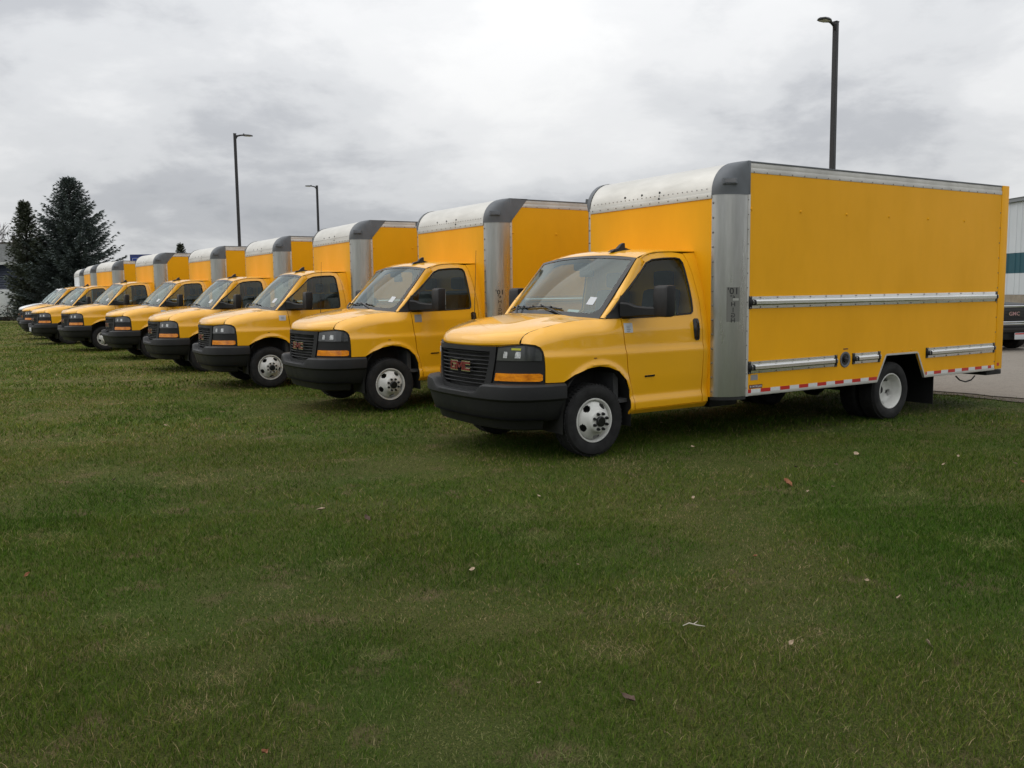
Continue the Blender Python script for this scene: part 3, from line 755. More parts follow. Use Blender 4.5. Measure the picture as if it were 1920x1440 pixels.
    for y, z in ((-.38, 2.735), (-.08, 2.735), (.22, 2.735), (.22, 2.665)):
        t = math.asin((z - ra) / (ZT - ra)); x, zz = roll(t)
        hv.add([(x + .0075, y + .014 * cos(a), zz + .014 * sin(a)) for a in np.linspace(0, 2 * pi, 10)[:-1]] + [(x + .002, y + .014 * cos(a), zz + .014 * sin(a)) for a in np.linspace(0, 2 * pi, 10)[:-1]], [tuple(range(9))] + [(i, (i + 1) % 9, 9 + (i + 1) % 9, 9 + i) for i in range(9)])
    rec('vent_hole', hv.mesh('vent_hole', INK, 30), None)
    rv = MB()
    def rivet(mb, p, n, r=.0075):
        r *= 1.25
        n = Vector(n).normalized(); a = n.orthogonal().normalized(); b = n.cross(a); p = Vector(p)
        ring = [p + (a * cos(2 * pi * k / 6) + b * sin(2 * pi * k / 6)) * r for k in range(6)]
        r2_ = [p + (a * cos(2 * pi * k / 6) + b * sin(2 * pi * k / 6)) * r * .6 + n * r * .6 for k in range(6)]
        mb.add(ring + r2_, [(k, (k + 1) % 6, 6 + (k + 1) % 6, 6 + k) for k in range(6)] + [tuple(range(6, 12))])
    for y in np.linspace(-.98, .98, 14): rivet(rv, (XF + .009, y, 2.625), (1, 0, 0))
    for y in np.linspace(-.96, .96, 27): rivet(rv, (XF - .001, y, 2.70), (1, 0, .3), .006)
    for s in (1, -1):
        def PS(t, z, off=0.): return (XP + (XF - XP + off) * cos(t), s * (YI + (YB - YI + off) * sin(t)), z)
        rows = [[PS(pi / 2 * k / 16, z) for k in range(17)] for z in np.linspace(ZB + .005, 2.66, 9)]
        rows = [[(x, y, z) for x, y, z in r] + [(XP - .03, s * YB, r[0][2])] for r in rows]
        cp = rec('corner_post', MB().grid(rows).mesh('corner_post', ALU, 50))
        rec('post_flange', MB().box(XP - .032, XP + .002, s * YB, s * (YB + .004), ZB, 2.655).mesh('post_flange', ALUS), cp)
        rows = [[PS(pi / 2 * k / 12, z, .001) for k in range(13)] for z in (ZB - .03, ZB + .004)]
        rec('post_foot', MB().grid(rows).mesh('post_foot', DARK, 50), cp)
        for z in np.arange(.56, 2.6, .153): rivet(rv, PS(.10, z, .001), (1, 0, 0), .010); rivet(rv, (XP - .004, s * (YB + .004), z + .03), (0, s, 0), .006)
        # grey moulded cap over the corner
        rows = [[PS(pi / 2 * k / 14, z, .007) for k in range(15)] for z in (2.632, 2.66)]
        for i in range(1, 11):
            t = pi / 2 * i / 10; row = []
            for k in range(15):
                th = pi / 2 * k / 14; q = (1 - (1 - cos(th)) ** 1.0)
                fx = cos(th) ** .8 * cos(t) ** 1.0
                row.append((XP + (XF - XP + .007) * fx, s * (YI + (YB - YI + .007) * (sin(th) ** .8) * (1 - .06 * sin(t) ** 6)), 2.66 + (ZT + .006 - 2.66) * sin(t)))
            rows.append(row)
        gc = MB().grid(rows)
        gc.box(XP - .03, XP + .01, s * (YB - .05), s * (YB + .007), 2.632, ZT + .006, .008)
        ccap = rec('corner_cap', gc.mesh('corner_cap', GREYP, 50), None)
        tri = [(XP + .0, 2.632), (XP - .31, ZT + .004), (XP + .0, ZT + .004)]
        rec('cap_gusset', MB().prism(tri, lambda a, b: (a, s * (YB - .01), b), lambda a, b: (a, s * (YB + .006), b)).mesh('cap_gusset', GREYP), ccap, VB)
        # marker lamp in the cap
        c = Vector(PS(.95, 2.77, .0)); nrm = Vector((sin(.0) + .55, s * .85, .12)).normalized(); ta = nrm.cross(Vector((0, 0, 1))).normalized(); tb = ta.cross(nrm)
        c = Vector((-1.612, s * 1.196, 2.765)) + nrm * .006
        def lampbox(w, h, d0, d1):
            m_ = MB(); P = [c + ta * sx_ * w + tb * sz_ * h + nrm * d for d in (d0, d1) for sx_, sz_ in ((-1, -1), (1, -1), (1, 1), (-1, 1))]
            return m_.add(P, [(0, 1, 2, 3), (4, 7, 6, 5), (0, 4, 5, 1), (1, 5, 6, 2), (2, 6, 7, 3), (3, 7, 4, 0)])
        ml = rec('marker_lamp', lampbox(.075, .030, -.05, .008).mesh('marker_lamp', GREYP), ccap)
        rec('lamp_lens', lampbox(.060, .019, -.05, .013).mesh('lamp_lens', LENS_M), ccap)
        hb = MB(); 
        for k, (a0, zz) in enumerate(((-.09, .045), (0, .075))): pass
        # side panel
        for var, only in (('A', VA), ('B', VB)):
            pts = [(XP - .012, ZB + .032), (-4.135, ZB + .032), (-4.135, ZB + .012), (-4.303, .822), (-4.930, .822), (-5.098, ZB + .012), (-5.098, ZB + .032), (XR, ZB + .032), (XR, ZR)]
            pts += [(XP - .012, ZR)] if var == 'A' else [(XP - .19, ZR), (XP - .012, 2.632)]
            me = MB().prism(pts, lambda a, b: (a, s * (YB - .025), b), lambda a, b: (a, s * YB, b)).mesh('side_panel', YP, 20)
            rec('side_panel', me, None, only)
            x1 = XP + .0 if var == 'A' else XP - .19
            tr_ = MB().box(XR - .001, x1, s * (YB - .02), s * (YB + .004), ZR - .003, ZR + .048, .003)
            tr_.box(XR - .001, x1, s * (YB - .03), s * (YB - .003), ZR + .046, ZT - .012, .003)
            rec('top_rail', tr_.mesh('top_rail', ALUS), None, only)
            rec('roof_edge', MB().box(XR, x1, s * (YB - .06), s * (YB + .006), ZT - .014, ZT + .002, .004).mesh('roof_edge', GREYP), None, only)
        lo = MB()
        for x0, x1 in ((-4.13, XP - .012), (XR, -5.10)): lo.box(x0, x1, s * (YB - .03), s * (YB + .003), ZB, ZB + .034, .003)
        rec('lower_rail', lo.mesh('lower_rail', ALUS))
        # trim round the wheel cut-out
        tm = MB(); pl = [(-4.130, ZB + .004), (-4.300, .818), (-4.933, .818), (-5.102, ZB + .004)]
        for a, b in zip(pl, pl[1:]):
            d = Vector((b[0] - a[0], b[1] - a[1])).normalized(); n_ = Vector((-d.y, d.x)); 
            if n_.y < 0 and abs(d.x) > .9: n_ = -n_
            if abs(d.x) < .9: n_ = Vector((abs(n_.x) * (1 if a[0] > -4.5 else -1), n_.y)); n_ = Vector((n_.x, abs(n_.y))) if True else n_
            q = [a, b, (b[0] + n_.x * .022, b[1] + n_.y * .022), (a[0] + n_.x * .022, a[1] + n_.y * .022)]
            tm.prism(q, lambda u, v: (u, s * (YB - .03), v), lambda u, v: (u, s * (YB + .0035), v))
        rec('arch_trim', tm.mesh('arch_trim', ALUS, 20))
        # rub rails
        def rail(x0, x1, z0, z1):
            h = z1 - z0; sec = [(.0, 0), (.005, 0), (.006, .24), (.034, .27), (.042, .36), (.042, .60), (.036, .70), (.006, .76), (.005, 1), (.0, 1)]
            rows = [[(x, s * (YB + .001 + o), z0 + h * t) for o, t in sec] for x in (x0 - .035, x1 + .035)]
            r_ = rec('rub_rail', MB().grid(rows).mesh('rub_rail', ALUB, 25))
            for xe, d in ((x0, 1), (x1, -1)):
                e = MB().box(xe - .002 * d, xe - .05 * d, s * (YB + .001), s * (YB + .008), z0 - .004, z1 + .004, .002)
                rows = []
                for o, t in sec[2:8]: rows.append([(xe - .004 * d, s * (YB + .004 + o * .25), z0 + h * t), (xe - .045 * d, s * (YB + .004 + o), z0 + h * t), (xe - .075 * d, s * (YB + .006 + o), z0 + h * t)])
                e.grid(rows); rec('rail_end', e.mesh('rail_end', BLK, 40), r_)
            for x in np.arange(x0 - .18, x1 + .12, -.27):
                rivet(rv, (x, s * (YB + .006), z1 - h * .1), (0, s, 0), .009); rivet(rv, (x, s * (YB + .006), z0 + h * .1), (0, s, 0), .009)
            for xe in (x0 - .026, x1 + .026):
                rivet(rv, (xe, s * (YB + .008), z1 - .006), (0, s, 0), .008); rivet(rv, (xe, s * (YB + .008), z0 + .006), (0, s, 0), .008)
        rail(-1.875, -6.71, 1.44, 1.567); rail(-1.875, -3.365, .742, .870); rail(-3.64, -4.175, .752, .876); rail(-5.108, -6.70, .748, .874)
        # conspicuity tape
        tp = MB()
        for x0, x1 in ((-4.12, -1.875), (-6.705, -5.115)): tp.box(x0, x1, s * (YB + .0032), s * (YB + .0048), ZB + .033, ZB + .072)
        tpo = rec('reflective_tape', tp.mesh('reflective_tape', WHT, 0))
        reds = [(-1.882, -1.93)] + [(-2.08 - .3135 * k, -2.236 - .3135 * k) for k in range(7)] + [(-5.118, -5.145)] + [(-5.30 - .3135 * k, -5.456 - .3135 * k) for k in range(4)] + [(-6.55, -6.63)]
        for a, b in reds: rec('red_patch', MB().box(a, b, s * (YB + .0050), s * (YB + .0062), ZB + .033, ZB + .0722).mesh('red_patch', REDT, 0), tpo)
        # rivets
        for x in np.arange(-1.93, -6.7, -.2): rivet(rv, (x, s * (YB + .004), ZR + .008), (0, s, 0), .0075)
        for z in np.arange(.62, 2.8, .2): rivet(rv, (XR + .012, s * YB, z), (0, s, 0), .0075)
        bo = MB()
        for k in range(6): rivet(bo, (-1.883 - .795 * k if k else -1.90, s * YB, 2.485), (0, s, 0), .014)
        for x in (-4.42, -4.62, -4.80): rivet(bo, (x, s * YB, .865), (0, s, 0), .011)
        rec('bolt_head', bo.mesh('bolt_head', YP), None)
        rp = MB().box(XR - .004, XR - .172, s * (YB - .06), s * (YB + .006), ZB + .012, ZT + .004, .006)
        rpo = rec('rear_post', rp.mesh('rear_post', YP))
        rec('red_patch', MB().box(-6.765, -6.82, s * (YB + .0065), s * (YB + .0080), ZB + .055, ZB + .098).mesh('red_patch', REDT, 0), rpo)
        hg = MB()
        for z in (.75, 1.5, 2.2, 2.85): hg.box(XR - .172, XR - .19, s * (YB - .05), s * (YB - .005), z, z + .06)
        rec('door_hinge', hg.mesh('door_hinge', ALUS), rpo)
        if s > 0:
            fu = MB()
            nseg = 24; cx_, cz_ = -3.51, .812
            def ringp(r, y): return [(cx_ + r * cos(2 * pi * k / nseg), y, cz_ + r * sin(2 * pi * k / nseg)) for k in range(nseg)]
            fu.grid([ringp(.092, YB), ringp(.092, YB + .008), ringp(.072, YB + .008), ringp(.066, YB + .002)], closed=True)
            ff = rec('fuel_filler', fu.mesh('fuel_filler', GREYP))
            cup = MB().grid([ringp(.068, YB + .0025), ringp(.06, YB + .0022), ringp(.001, YB + .0020)], closed=True); rec('filler_recess', cup.mesh('filler_recess', INK), ff)
            cp2 = MB().lathe_y([(.0, .036), (.016, .034), (.018, .0001)], (cx_ + .004, YB + .0022, cz_ + .004), 14); cp2.box(cx_ - .03, cx_ + .034, YB + .018, YB + .03, cz_ - .006, cz_ + .012, .003); rec('filler_cap', cp2.mesh('filler_cap', BLKG), ff)
            rec('fuel_label', MB().box(-3.475, -3.56, YB + .0005, YB + .0016, .928, .942).mesh('fuel_label', INKB, 0), ff)
            rec('maker_label', MB().box(-1.905, -2.11, YB + .0005, YB + .0016, .5775, .618).mesh('maker_label', INKB, 0))
            rec('maker_name', text_mesh('\u2605 MORGAN', .034, STK, lambda a, b: (-2.0075 - a, YB + .0024, .597 + b), sx=1.0))
            rec('data_plate', MB().box(-1.925, -2.035, YB + .0005, YB + .0018, .668, .726).mesh('data_plate', STKG, 0), None)
            # height notice on the post, written in mirror writing
            for only, bgm, six in (({1}, NOTE, True), ({2}, None, False)):
                th0, zc0 = 1.02, 1.49
                ra_ = .30
                def PL(a, b, off=.0025): return PS(th0 + a / .262, zc0 + b, off)
                if bgm:
                    g_ = MB().grid([[PL(a, b, .0015) for a in np.linspace(-.066, .066, 7)] for b in np.linspace(-.185, .178, 5)]); hp_ = rec('height_notice', g_.mesh('height_notice', bgm, 50), cp, only)
                par = cp
                for txt, dz, sz, da in (("10'", .135, .098, .0), ('6"', .07, .058, -.005), ('H', -.002, .066, 0), ('I', -.062, .066, 0), ('G', -.118, .066, 0), ('H', -.172, .066, 0)):
                    rec('height_letter', text_mesh(txt, sz, INK, lambda a, b: PL(a + da, b + dz), mirror=True, sx=1.0), par, only)
                if only == {1}:
                    g_ = MB().grid([[PL(a, b, .0035) for a in np.linspace(-.004, .055, 4)] for b in (.037, .062)]); rec('torn_patch', g_.mesh('torn_patch', TORN, 50), cp, only)
    rec('rivet', rv.mesh('rivet', RIV, 30), None, None, None, kind='stuff')
    rb = MB().box(-6.60, -6.97, -1.0, 1.19, .43, .497, .012); rb.box(-5.6, -6.62, .36, .44, .42, .50); rb.box(-5.6, -6.62, -.44, -.36, .42, .50)
    rec('rear_step', rb.mesh('rear_step', DARK))
    rec('dangling_cable', MB().tube([(-6.02, 1.10, .45), (-6.08, 1.12, .395), (-6.2, 1.13, .365), (-6.34, 1.13, .38), (-6.44, 1.12, .43)], .010, 6).mesh('dangling_cable', BLK))
    # ---------------- single stickers
    f = SIDE(1)
    def sticker(poly, m, only, lines=0):
        q = rec('sticker', pmesh(panel(poly, f, res=.05, depth=0, lift=.003), 'sticker', m), None, only)
        (x0, z1), (x1, z0) = poly[0], poly[2]
        for k in range(lines):
            a = z1 + (z0 - z1) * (.30 + .17 * k); p = [(x0 + (x1 - x0) * .3, a), (x0 + (x1 - x0) * (.75 - .1 * (k % 2)), a), (x0 + (x1 - x0) * (.75 - .1 * (k % 2)), a - .007), (x0 + (x1 - x0) * .3, a - .007)]
            rec('sticker_line', pmesh(panel(p, f, res=.05, depth=0, lift=.0042), 'sticker_line', STKG), q, only)
    sticker([(-.362, 1.325), (-.475, 1.323), (-.478, 1.228), (-.366, 1.228)], STK, {1}, 4)
    sticker([(-.39, 1.33), (-.50, 1.33), (-.50, 1.225), (-.39, 1.225)], STKG, {2}, 0)
    for only in ({3}, {5}, {4}): sticker([(-.18, 1.285), (-.30, 1.285), (-.30, 1.195), (-.18, 1.195)], STK, only, 3)
    mk = [(.035, 1.000), (.0, 1.000), (.0, .993), (.035, .993)]
    rec('fender_clip', pmesh(panel(mk, f, res=.03, depth=.004, lift=.006), 'fender_clip', INKB))
def join_boxes(L):
    m = MB()
    for b in L: m.box(*b)
    return m
def liner(s):
    rows = []
    for t in np.linspace(-.25, pi + .25, 25):
        x, z = -.03 + .425 * cos(t), .50 + .425 * sin(t)
        if t < 0: x, z = -.03 + .425, .5 + .9 * t
        if t > pi: x, z = -.03 - .425, .5 - .9 * (t - pi)
        rows.append([(x, s * y, z) for y in (.99, .60)])
    m = MB().grid(rows); m.add([(r[1]) for r in rows] , [tuple(range(len(rows)))])
    return m.mesh('wheel_arch_liner', DARK, 60)

add_truck_parts()

POSES = [(0.284, 9.464, -2.572, -.003), (-2.22, 13.042, -2.564, .016), (-4.761, 16.419, -2.605, 0), (-7.153, 20.029, -2.565, -.021), (-9.933, 24.058, -2.528, .003), (-12.982, 27.754, -2.495, .027), (-16.287, 32.173, -2.458, -.017), (-18.9, 36.25, -2.583, 0), (-21.6, 40.9, -2.585, 0.)]
LABELS = ['yellow box truck nearest the camera, its whole side with chrome rub rails in view',
          'yellow box truck second from the near end, small grey square sticker on its door',
          'yellow box truck third from the near end, its sloped grey roof corner above the front wheel of the next gap',
          'yellow box truck fourth from the near end, front wheel behind the third one',
          'yellow box truck fifth from the near end, in front of the small round conifer top',
          'yellow box truck sixth from the near end, its box covering part of the blue sign',
          'yellow box truck seventh from the near end with a white plate on its front bumper',
          'yellow box truck at the far end of the yellow row, next to the white truck',
          'white box truck at the far end of the row, mostly hidden behind the yellow trucks']
LABELS[2] = 'yellow box truck third from the near end, its white front wheel partly in view'
for i, (x, y, yaw, dz) in enumerate(POSES, 1):
    root = empty('box_truck', (x, y, dz), yaw, LABELS[i - 1], 'box truck', 'box trucks parked in a row on the lawn')
    made = {}
    for k, (name, me, par, only, loc, tags) in enumerate(RECS):
        if only is not None and i not in only: continue
        if par is not None and par not in made: continue
        if i >= 5 and name in ('lug_nut', 'engine_bay', 'leaf_spring', 'bolt_head', 'exhaust_pipe') : continue
        o = link(name, me, made.get(par, root), loc, **tags); made[k] = o
        if i == 9 and me.materials and me.materials[0] in (Y, YP):
            o.material_slots[0].link = 'OBJECT'; o.material_slots[0].material = WP if me.materials[0] is Y else WPP

# ================================================================== LAMP POSTS
POLE = mat('pole_bronze', (.015, .015, .0165), .5, var=(3, .15, (1, 1, .2)))
def lamp_post(p, h, az, label):
    r = empty('lamp_post', (p[0], p[1], 0), az, label, 'lamp post', 'parking lot lamp posts')
    rows = []
    for z in (0, h): 
        w = .076 if z == 0 else .066
        rows.append([(sx * (w - .012 * (k == 1)), sy_ * (w - .012 * (k == 0)), z) for sx, sy_, k in ((1, 1, 0), (1, 1, 1), (-1, 1, 1), (-1, 1, 0), (-1, -1, 0), (-1, -1, 1), (1, -1, 1), (1, -1, 0))])
    m = MB().grid(rows, closed=True); m.f.append(tuple(range(8, 16))); m.build('pole', POLE, r, 20)
    MB().box(-.075, .075, -.075, .075, h, h + .03, .01).build('pole_cap', POLE, r)
    a = MB().tube([(.05, 0, h - .20), (.10, 0, h - .09), (.26, 0, h - .045), (.36, 0, h - .04)], [.05, .05, .04, .035], 8); a.build('lamp_arm', POLE, r)
    L = MB()
    sec = lambda x: {0: (.045, .04), 1: (.14, .055), 2: (.17, .05), 3: (.15, .035), 4: (.05, .018)}[x]
    rows = []
    for k, x in enumerate((.32, .46, .62, .78, .86)):
        w, t = sec(k); z0 = h - .035
        rows.append([(x, w, z0 - .02), (x, w * .8, z0 + t * .6), (x, 0, z0 + t), (x, -w * .8, z0 + t * .6), (x, -w, z0 - .02), (x, 0, z0 - .035)])
    L.grid(rows, closed=True); L.f.append(tuple(range(6))[::-1]); L.f.append(tuple(range(24, 30)))
    hd = L.build('lamp_head', POLE, r, 25)
    MB().box(.48, .76, -.11, .11, h - .072, h - .062).build('led_panel', mat('led_panel', (.5, .5, .45), .3), hd)
    MB().box(.40, .46, -.03, .03, h + .005, h + .05, .01).build('sensor_stub', POLE, hd)
    MB().lathe_y([(0, .001), (0, .25), (.5, .25), (.52, .23), (.52, .001)], (0, 0, 0), 20).build('pole_base', CONC, r).rotation_euler = (pi / 2, 0, 0)
DOWN = atan2(-.539, -.842)
lamp_post((9.43, 26.3), 9.22, DOWN + .15, 'tall dark lamp post rising behind the box of the nearest truck')
lamp_post((-13.5, 44.6), 9.56, atan2(.539, .842) - .15, 'dark lamp post with its lamp reaching right, above the fourth truck')
lamp_post((-13.65, 63.8), 9.30, DOWN, 'smallest and farthest dark lamp post, above the third truck')

# ================================================================== TREES
NEED = mat('spruce_needles', (.112, .138, .130), .8, spec=.15, var=(.9, .35, (1, 1, 1)))
NEED2 = mat('spruce_needles_olive', (.10, .115, .082), .8, spec=.15, var=(1.1, .35, (1, 1, 1)))
BARK = mat('bark', (.06, .05, .042), .9, var=(6, .3, (1, 1, .3)))
BARE = mat('bare_twigs', (.09, .08, .075), .9)
def spruce(loc, H, R, seed, nm, label, cap=9., dens=1.0, twin=False):
    rd = random.Random(seed)
    r = empty('spruce_tree', loc, 0, label, 'tree')
    MB().tube([(0, 0, 0), (0, 0, H * .5), (.05, 0, H * .97)], [.22 * H / 10, .13 * H / 10, .02], 8).build('trunk', BARK, r)
    cr = MB(); lb = MB()
    nb = int(330 * dens)
    for i in range(nb):
        q = (i + rd.random()) / nb; z = H * (.03 + .95 * q ** 1.05)
        L = min(cap, R * (1 - z / H) ** .86) * rd.uniform(.70, 1.14) + .10
        az = i * 2.39996 + rd.uniform(-.3, .3); d = Vector((cos(az), sin(az), 0))
        side = Vector((-d.y, d.x, 0)); up0 = rd.uniform(-.15, .12) - .15 * (1 - q); pts = []
        n = max(3, int(L / .20))
        for k in range(n + 1):
            u = k / n; pts.append(Vector((0, 0, z)) + d * L * u + Vector((0, 0, L * (up0 * u + (.28 + .25 * q) * u * u))))
        if i % 4 == 0: lb.tube(pts, [.03 * (1 - .8 * k / n) for k in range(n + 1)], 4, False)
        for k in range(1 if L > .6 else 0, n + 1):
            u = k / n; p = pts[k]
            for _ in range(13 if u > .3 else 6):
                sg = rd.choice((-1, 1)); ln = rd.uniform(.28, .52) * (.75 + .5 * (1 - u)) * (.6 + .4 * min(1, L / 2))
                if u > .9: ln *= .8
                dd = (d * rd.uniform(.5, 1.0) + side * sg * rd.uniform(.0, .75) + Vector((0, 0, rd.uniform(-.35, .5)))).normalized()
                w = dd.cross(Vector((rd.uniform(-1, 1), rd.uniform(-1, 1), 1.2))).normalized() * rd.uniform(.016, .036)
                e = p + dd * ln; m_ = p + dd * ln * .4
                cr.add([p - w * .4, m_ - w, e, m_ + w, p + w * .4], [(0, 1, 2, 3, 4)])
    for tx in ((0, .0),) + (((.75, -.35),) if twin else ()):
        for _ in range(46):
            zz = H * (1 - .13 * rd.random() ** 1.2) + tx[1]; a = rd.random() * 6.28; l = .10 + (H + tx[1] - zz) * .30
            p = Vector((tx[0], 0, zz)); e = p + Vector((cos(a) * l, sin(a) * l, l * .9)); w = Vector((-sin(a), cos(a), .3)) * .03
            cr.add([p - w, e, p + w], [(0, 1, 2)])
    me = bpy.data.meshes.new('crown'); me.from_pydata([tuple(v) for v in cr.v], [], cr.f); me.materials.append(nm); me.update()
    link('crown', me, r)
    lb.build('limb', BARK, r)
    return r
spruce((-29.6, 60.5, 0), 9.75, 4.5, 3, NEED, 'big blue-green spruce tree, the broader and taller of the pair behind the white truck', dens=2.1, twin=True)
spruce((-31.9, 59.0, 0), 8.05, 2.2, 5, NEED2, 'slimmer olive-dark spruce tree just left of the big spruce', cap=1.05, dens=1.4)
spruce((-33.2, 90, 0), 7.0, 1.75, 9, NEED2, 'small conifer whose pointed top shows above the fifth and sixth truck boxes', dens=.7)
def bare_tree(loc, H, seed, label):
    rd = random.Random(seed); r = empty('bare_tree', loc, 0, label, 'tree'); mb = MB(); tr = MB()
    def grow(p, d, L, rad, lvl, mbx):
        q = p + d * L; mid_ = (p + q) / 2 + Vector((rd.uniform(-1, 1), rd.uniform(-1, 1), 0)) * L * .06
        mbx.tube([p, mid_, q], [rad, rad * .85, rad * .68], 5 if lvl < 3 else 3, False)
        if lvl >= 6: return
        for _ in range(2 if lvl < 2 else rd.choice((2, 3))):
            nd = (d + Vector((rd.uniform(-.6, .6), rd.uniform(-.6, .6), rd.uniform(0, .35)))).normalized()
            grow(q, nd, L * rd.uniform(.66, .86), rad * .66, lvl + 1, mb)
    grow(Vector((0, 0, 0)), Vector((0, 0, 1)), H * .24, H * .018, 0, tr)
    tr.build('trunk', BARE, r); mb.build('crown', BARE, r, sharp=0)
bare_tree((-45.6, 78, 0), 9.6, 4, 'leafless tree with thin grey branches behind the blue building')
# utility pole
up = empty('utility_pole', (-41.6, 75, 0), .2, 'dark wooden utility pole with crossarms beside the leafless tree', 'utility pole')
MB().tube([(0, 0, 0), (0, 0, 6.9)], [.17, .13], 8).build('pole', BARK, up)
MB().box(-1.1, 1.1, -.06, .06, 6.2, 6.34).build('crossarm', BARK, up); 
for x in (-.9, .9, .3): MB().tube([(x, 0, 6.34), (x, 0, 6.55)], .05, 6).build('insulator', BARK, up)

tl = MB(); rd = random.Random(77)
for _ in range(9000):
    u = rd.uniform(-70, 70); hh = 6.5 + 2.5 * sin(u * .21) + 1.5 * sin(u * .57 + 1) + rd.uniform(-1, 1); z = hh * rd.random() ** .7
    c = Vector((.539, -.842, 0)) * (46 + rd.uniform(-3, 3)) + Vector((.842, .539, 0)) * u + Vector((0, 0, z))
    a = rd.random() * 6.28; d = Vector((cos(a), sin(a), rd.uniform(-.4, .6))) * rd.uniform(.4, .9); w = d.cross(Vector((rd.uniform(-1, 1), rd.uniform(-1, 1), 1))).normalized() * rd.uniform(.2, .4)
    tl.add([c - w, c + d, c + w, c - d], [(0, 1, 2, 3)])
tl.build('treeline', NEED2, None, 0, None, kind='stuff')

# ================================================================== LEFT BACKGROUND: blue house, white trailer, hedge
SIDB = mat('blue_siding', (.028, .036, .058), .6, var=(2, .15, (1, 1, 1)))
SHIN = mat('grey_shingle', (.075, .08, .078), .9, var=(4, .2, (1, 1, 1)))
TRIMW = mat('pale_trim', (.42, .43, .42), .6)
WIN = mat('window_dark', (.02, .025, .03), .1)
h = empty('blue_house', (-46.0, 72, 0), .05, 'dark blue house with grey shingle roof at the left edge', 'house')
hb = MB()
for k in range(24): z = .0 + k * .19; hb.box(-6, 6, -.02 - .02, .1, z, z + .186)
MB().box(-6, 6, .1, 8, 0, 4.5).build('wall', SIDB, h)
for k in range(24):
    MB().add([(-6, -.015, k * .1875), (6, -.015, k * .1875), (6, .085, k * .1875 + .186), (-6, .085, k * .1875 + .186), (-6, .1, k * .1875), (6, .1, k * .1875)], [(0, 1, 2, 3), (0, 4, 5, 1)]).build('siding_board', SIDB, h, 0)
rf = MB().add([(-6.4, -.5, 4.42), (6.4, -.5, 4.42), (6.4, 4, 6.3), (-6.4, 4, 6.3), (-6.4, 8.5, 4.42), (6.4, 8.5, 4.42), (-6.4, -.5, 4.54), (6.4, -.5, 4.54), (6.4, 4, 6.42), (-6.4, 4, 6.42), (-6.4, 8.5, 4.54), (6.4, 8.5, 4.54)], [(0, 1, 2, 3), (3, 2, 5, 4), (6, 9, 8, 7), (9, 10, 11, 8), (0, 6, 7, 1), (1, 7, 8, 2), (0, 3, 9, 6), (2, 8, 11, 5), (3, 4, 10, 9), (4, 5, 11, 10)]).build('roof', SHIN, h, 20)
MB().box(-6.4, 6.4, -.56, -.50, 4.36, 4.56).build('fascia', TRIMW, h)
MB().box(-6.1, 6.15, -.10, -.02, 2.15, 2.42).build('trim_band', TRIMW, h)
for x in (-4.5, -1.0):
    w_ = MB().box(x, x + 1.3, -.06, .02, 2.9, 4.0).build('window', WIN, h); MB().box(x - .08, x + 1.38, -.075, -.062, 2.82, 2.9).build('sill', TRIMW, w_)
t_ = empty('white_trailer', (-39.6, 66.5, 0), .06, 'white enclosed trailer standing on the grass before the blue house', 'trailer')
MB().box(-2.4, 1.75, 0, 5, .28, 2.28, .04).build('trailer_body', mat('trailer_white', (.55, .57, .56), .5, var=(2, .1, (1, 1, 1))), t_)
for x in (-2.0, -1.0, 0, 1.0): MB().box(x, x + .012, -.006, .0, .3, 2.25).build('panel_seam', STKG, t_)
MB().box(.75, 1.35, -.05, .0, .42, .52).build('trailer_lamp', BLK, t_); MB().box(-2.3, 1.65, .1, 4.9, .06, .28).build('trailer_frame', DARK, t_)
HED = mat('brown_brush', (.055, .042, .032), .95, var=(5, .4, (1, 1, 1)))
hd = MB(); rd = random.Random(21)
for _ in range(2600):
    x = rd.uniform(-3.5, 3.2); y = rd.uniform(-.6, .6); z = rd.random() ** 1.2 * (1.25 + .25 * sin(x * 2)); a = rd.random() * 6.28; l = rd.uniform(.1, .25)
    p = Vector((x, y, z)); d = Vector((cos(a), sin(a), rd.uniform(-.2, .8))).normalized() * l; w = d.cross(Vector((rd.random(), rd.random(), 1))).normalized() * .04
    hd.add([p - w, p + d, p + w], [(0, 1, 2)])
he = empty('hedge', (-34.2, 66.2, 0), .1, 'low brown winter hedge between white trailer and the trucks', 'hedge')
hd.build('twigs', HED, he, 0)
st_ = MB()
for k in range(14): st_.tube([(-3.3 + k * .48, 0, 0), (-3.3 + k * .48 + .1, .05, .9)], .03, 4)
st_.build('stem', BARK, he)
# blue sign
SBL = mat('sign_blue', (.015, .05, .30), .35); SBLD = mat('sign_blue_dark', (.008, .022, .12), .4)
sg = empty('blue_sign', (-29.05, 69.5, 0), .08, 'blue pole sign with white letters behind the sixth truck box', 'sign')
MB().box(-.55, 3.6, 0, .3, 3.0, 4.93, .02).build('sign_box', SBLD, sg)
MB().box(-.42, 3.47, -.012, .0, 3.12, 4.72).build('sign_face', SBL, sg)
MB().box(-.36, -.33, -.018, -.0125, 3.18, 4.66).build('border_line', STK, sg); MB().box(-.36, 3.4, -.018, -.0125, 4.62, 4.65).build('border_line', STK, sg)
MB().box(.12, 1.02, -.02, -.0125, 4.30, 4.44).build('letter', STK, sg); MB().box(.26, .50, -.0215, -.0128, 3.4, 4.44).build('letter', STK, sg); MB().box(.88, 1.02, -.0225, -.0131, 4.14, 4.44).build('letter', STK, sg); MB().box(.5, .85, -.0205, -.0129, 3.85, 3.98).build('letter', STK, sg)
for x in (.4, 2.6): MB().tube([(x, .15, 0), (x, .15, 3.0)], .1, 8).build('sign_post', POLE, sg)

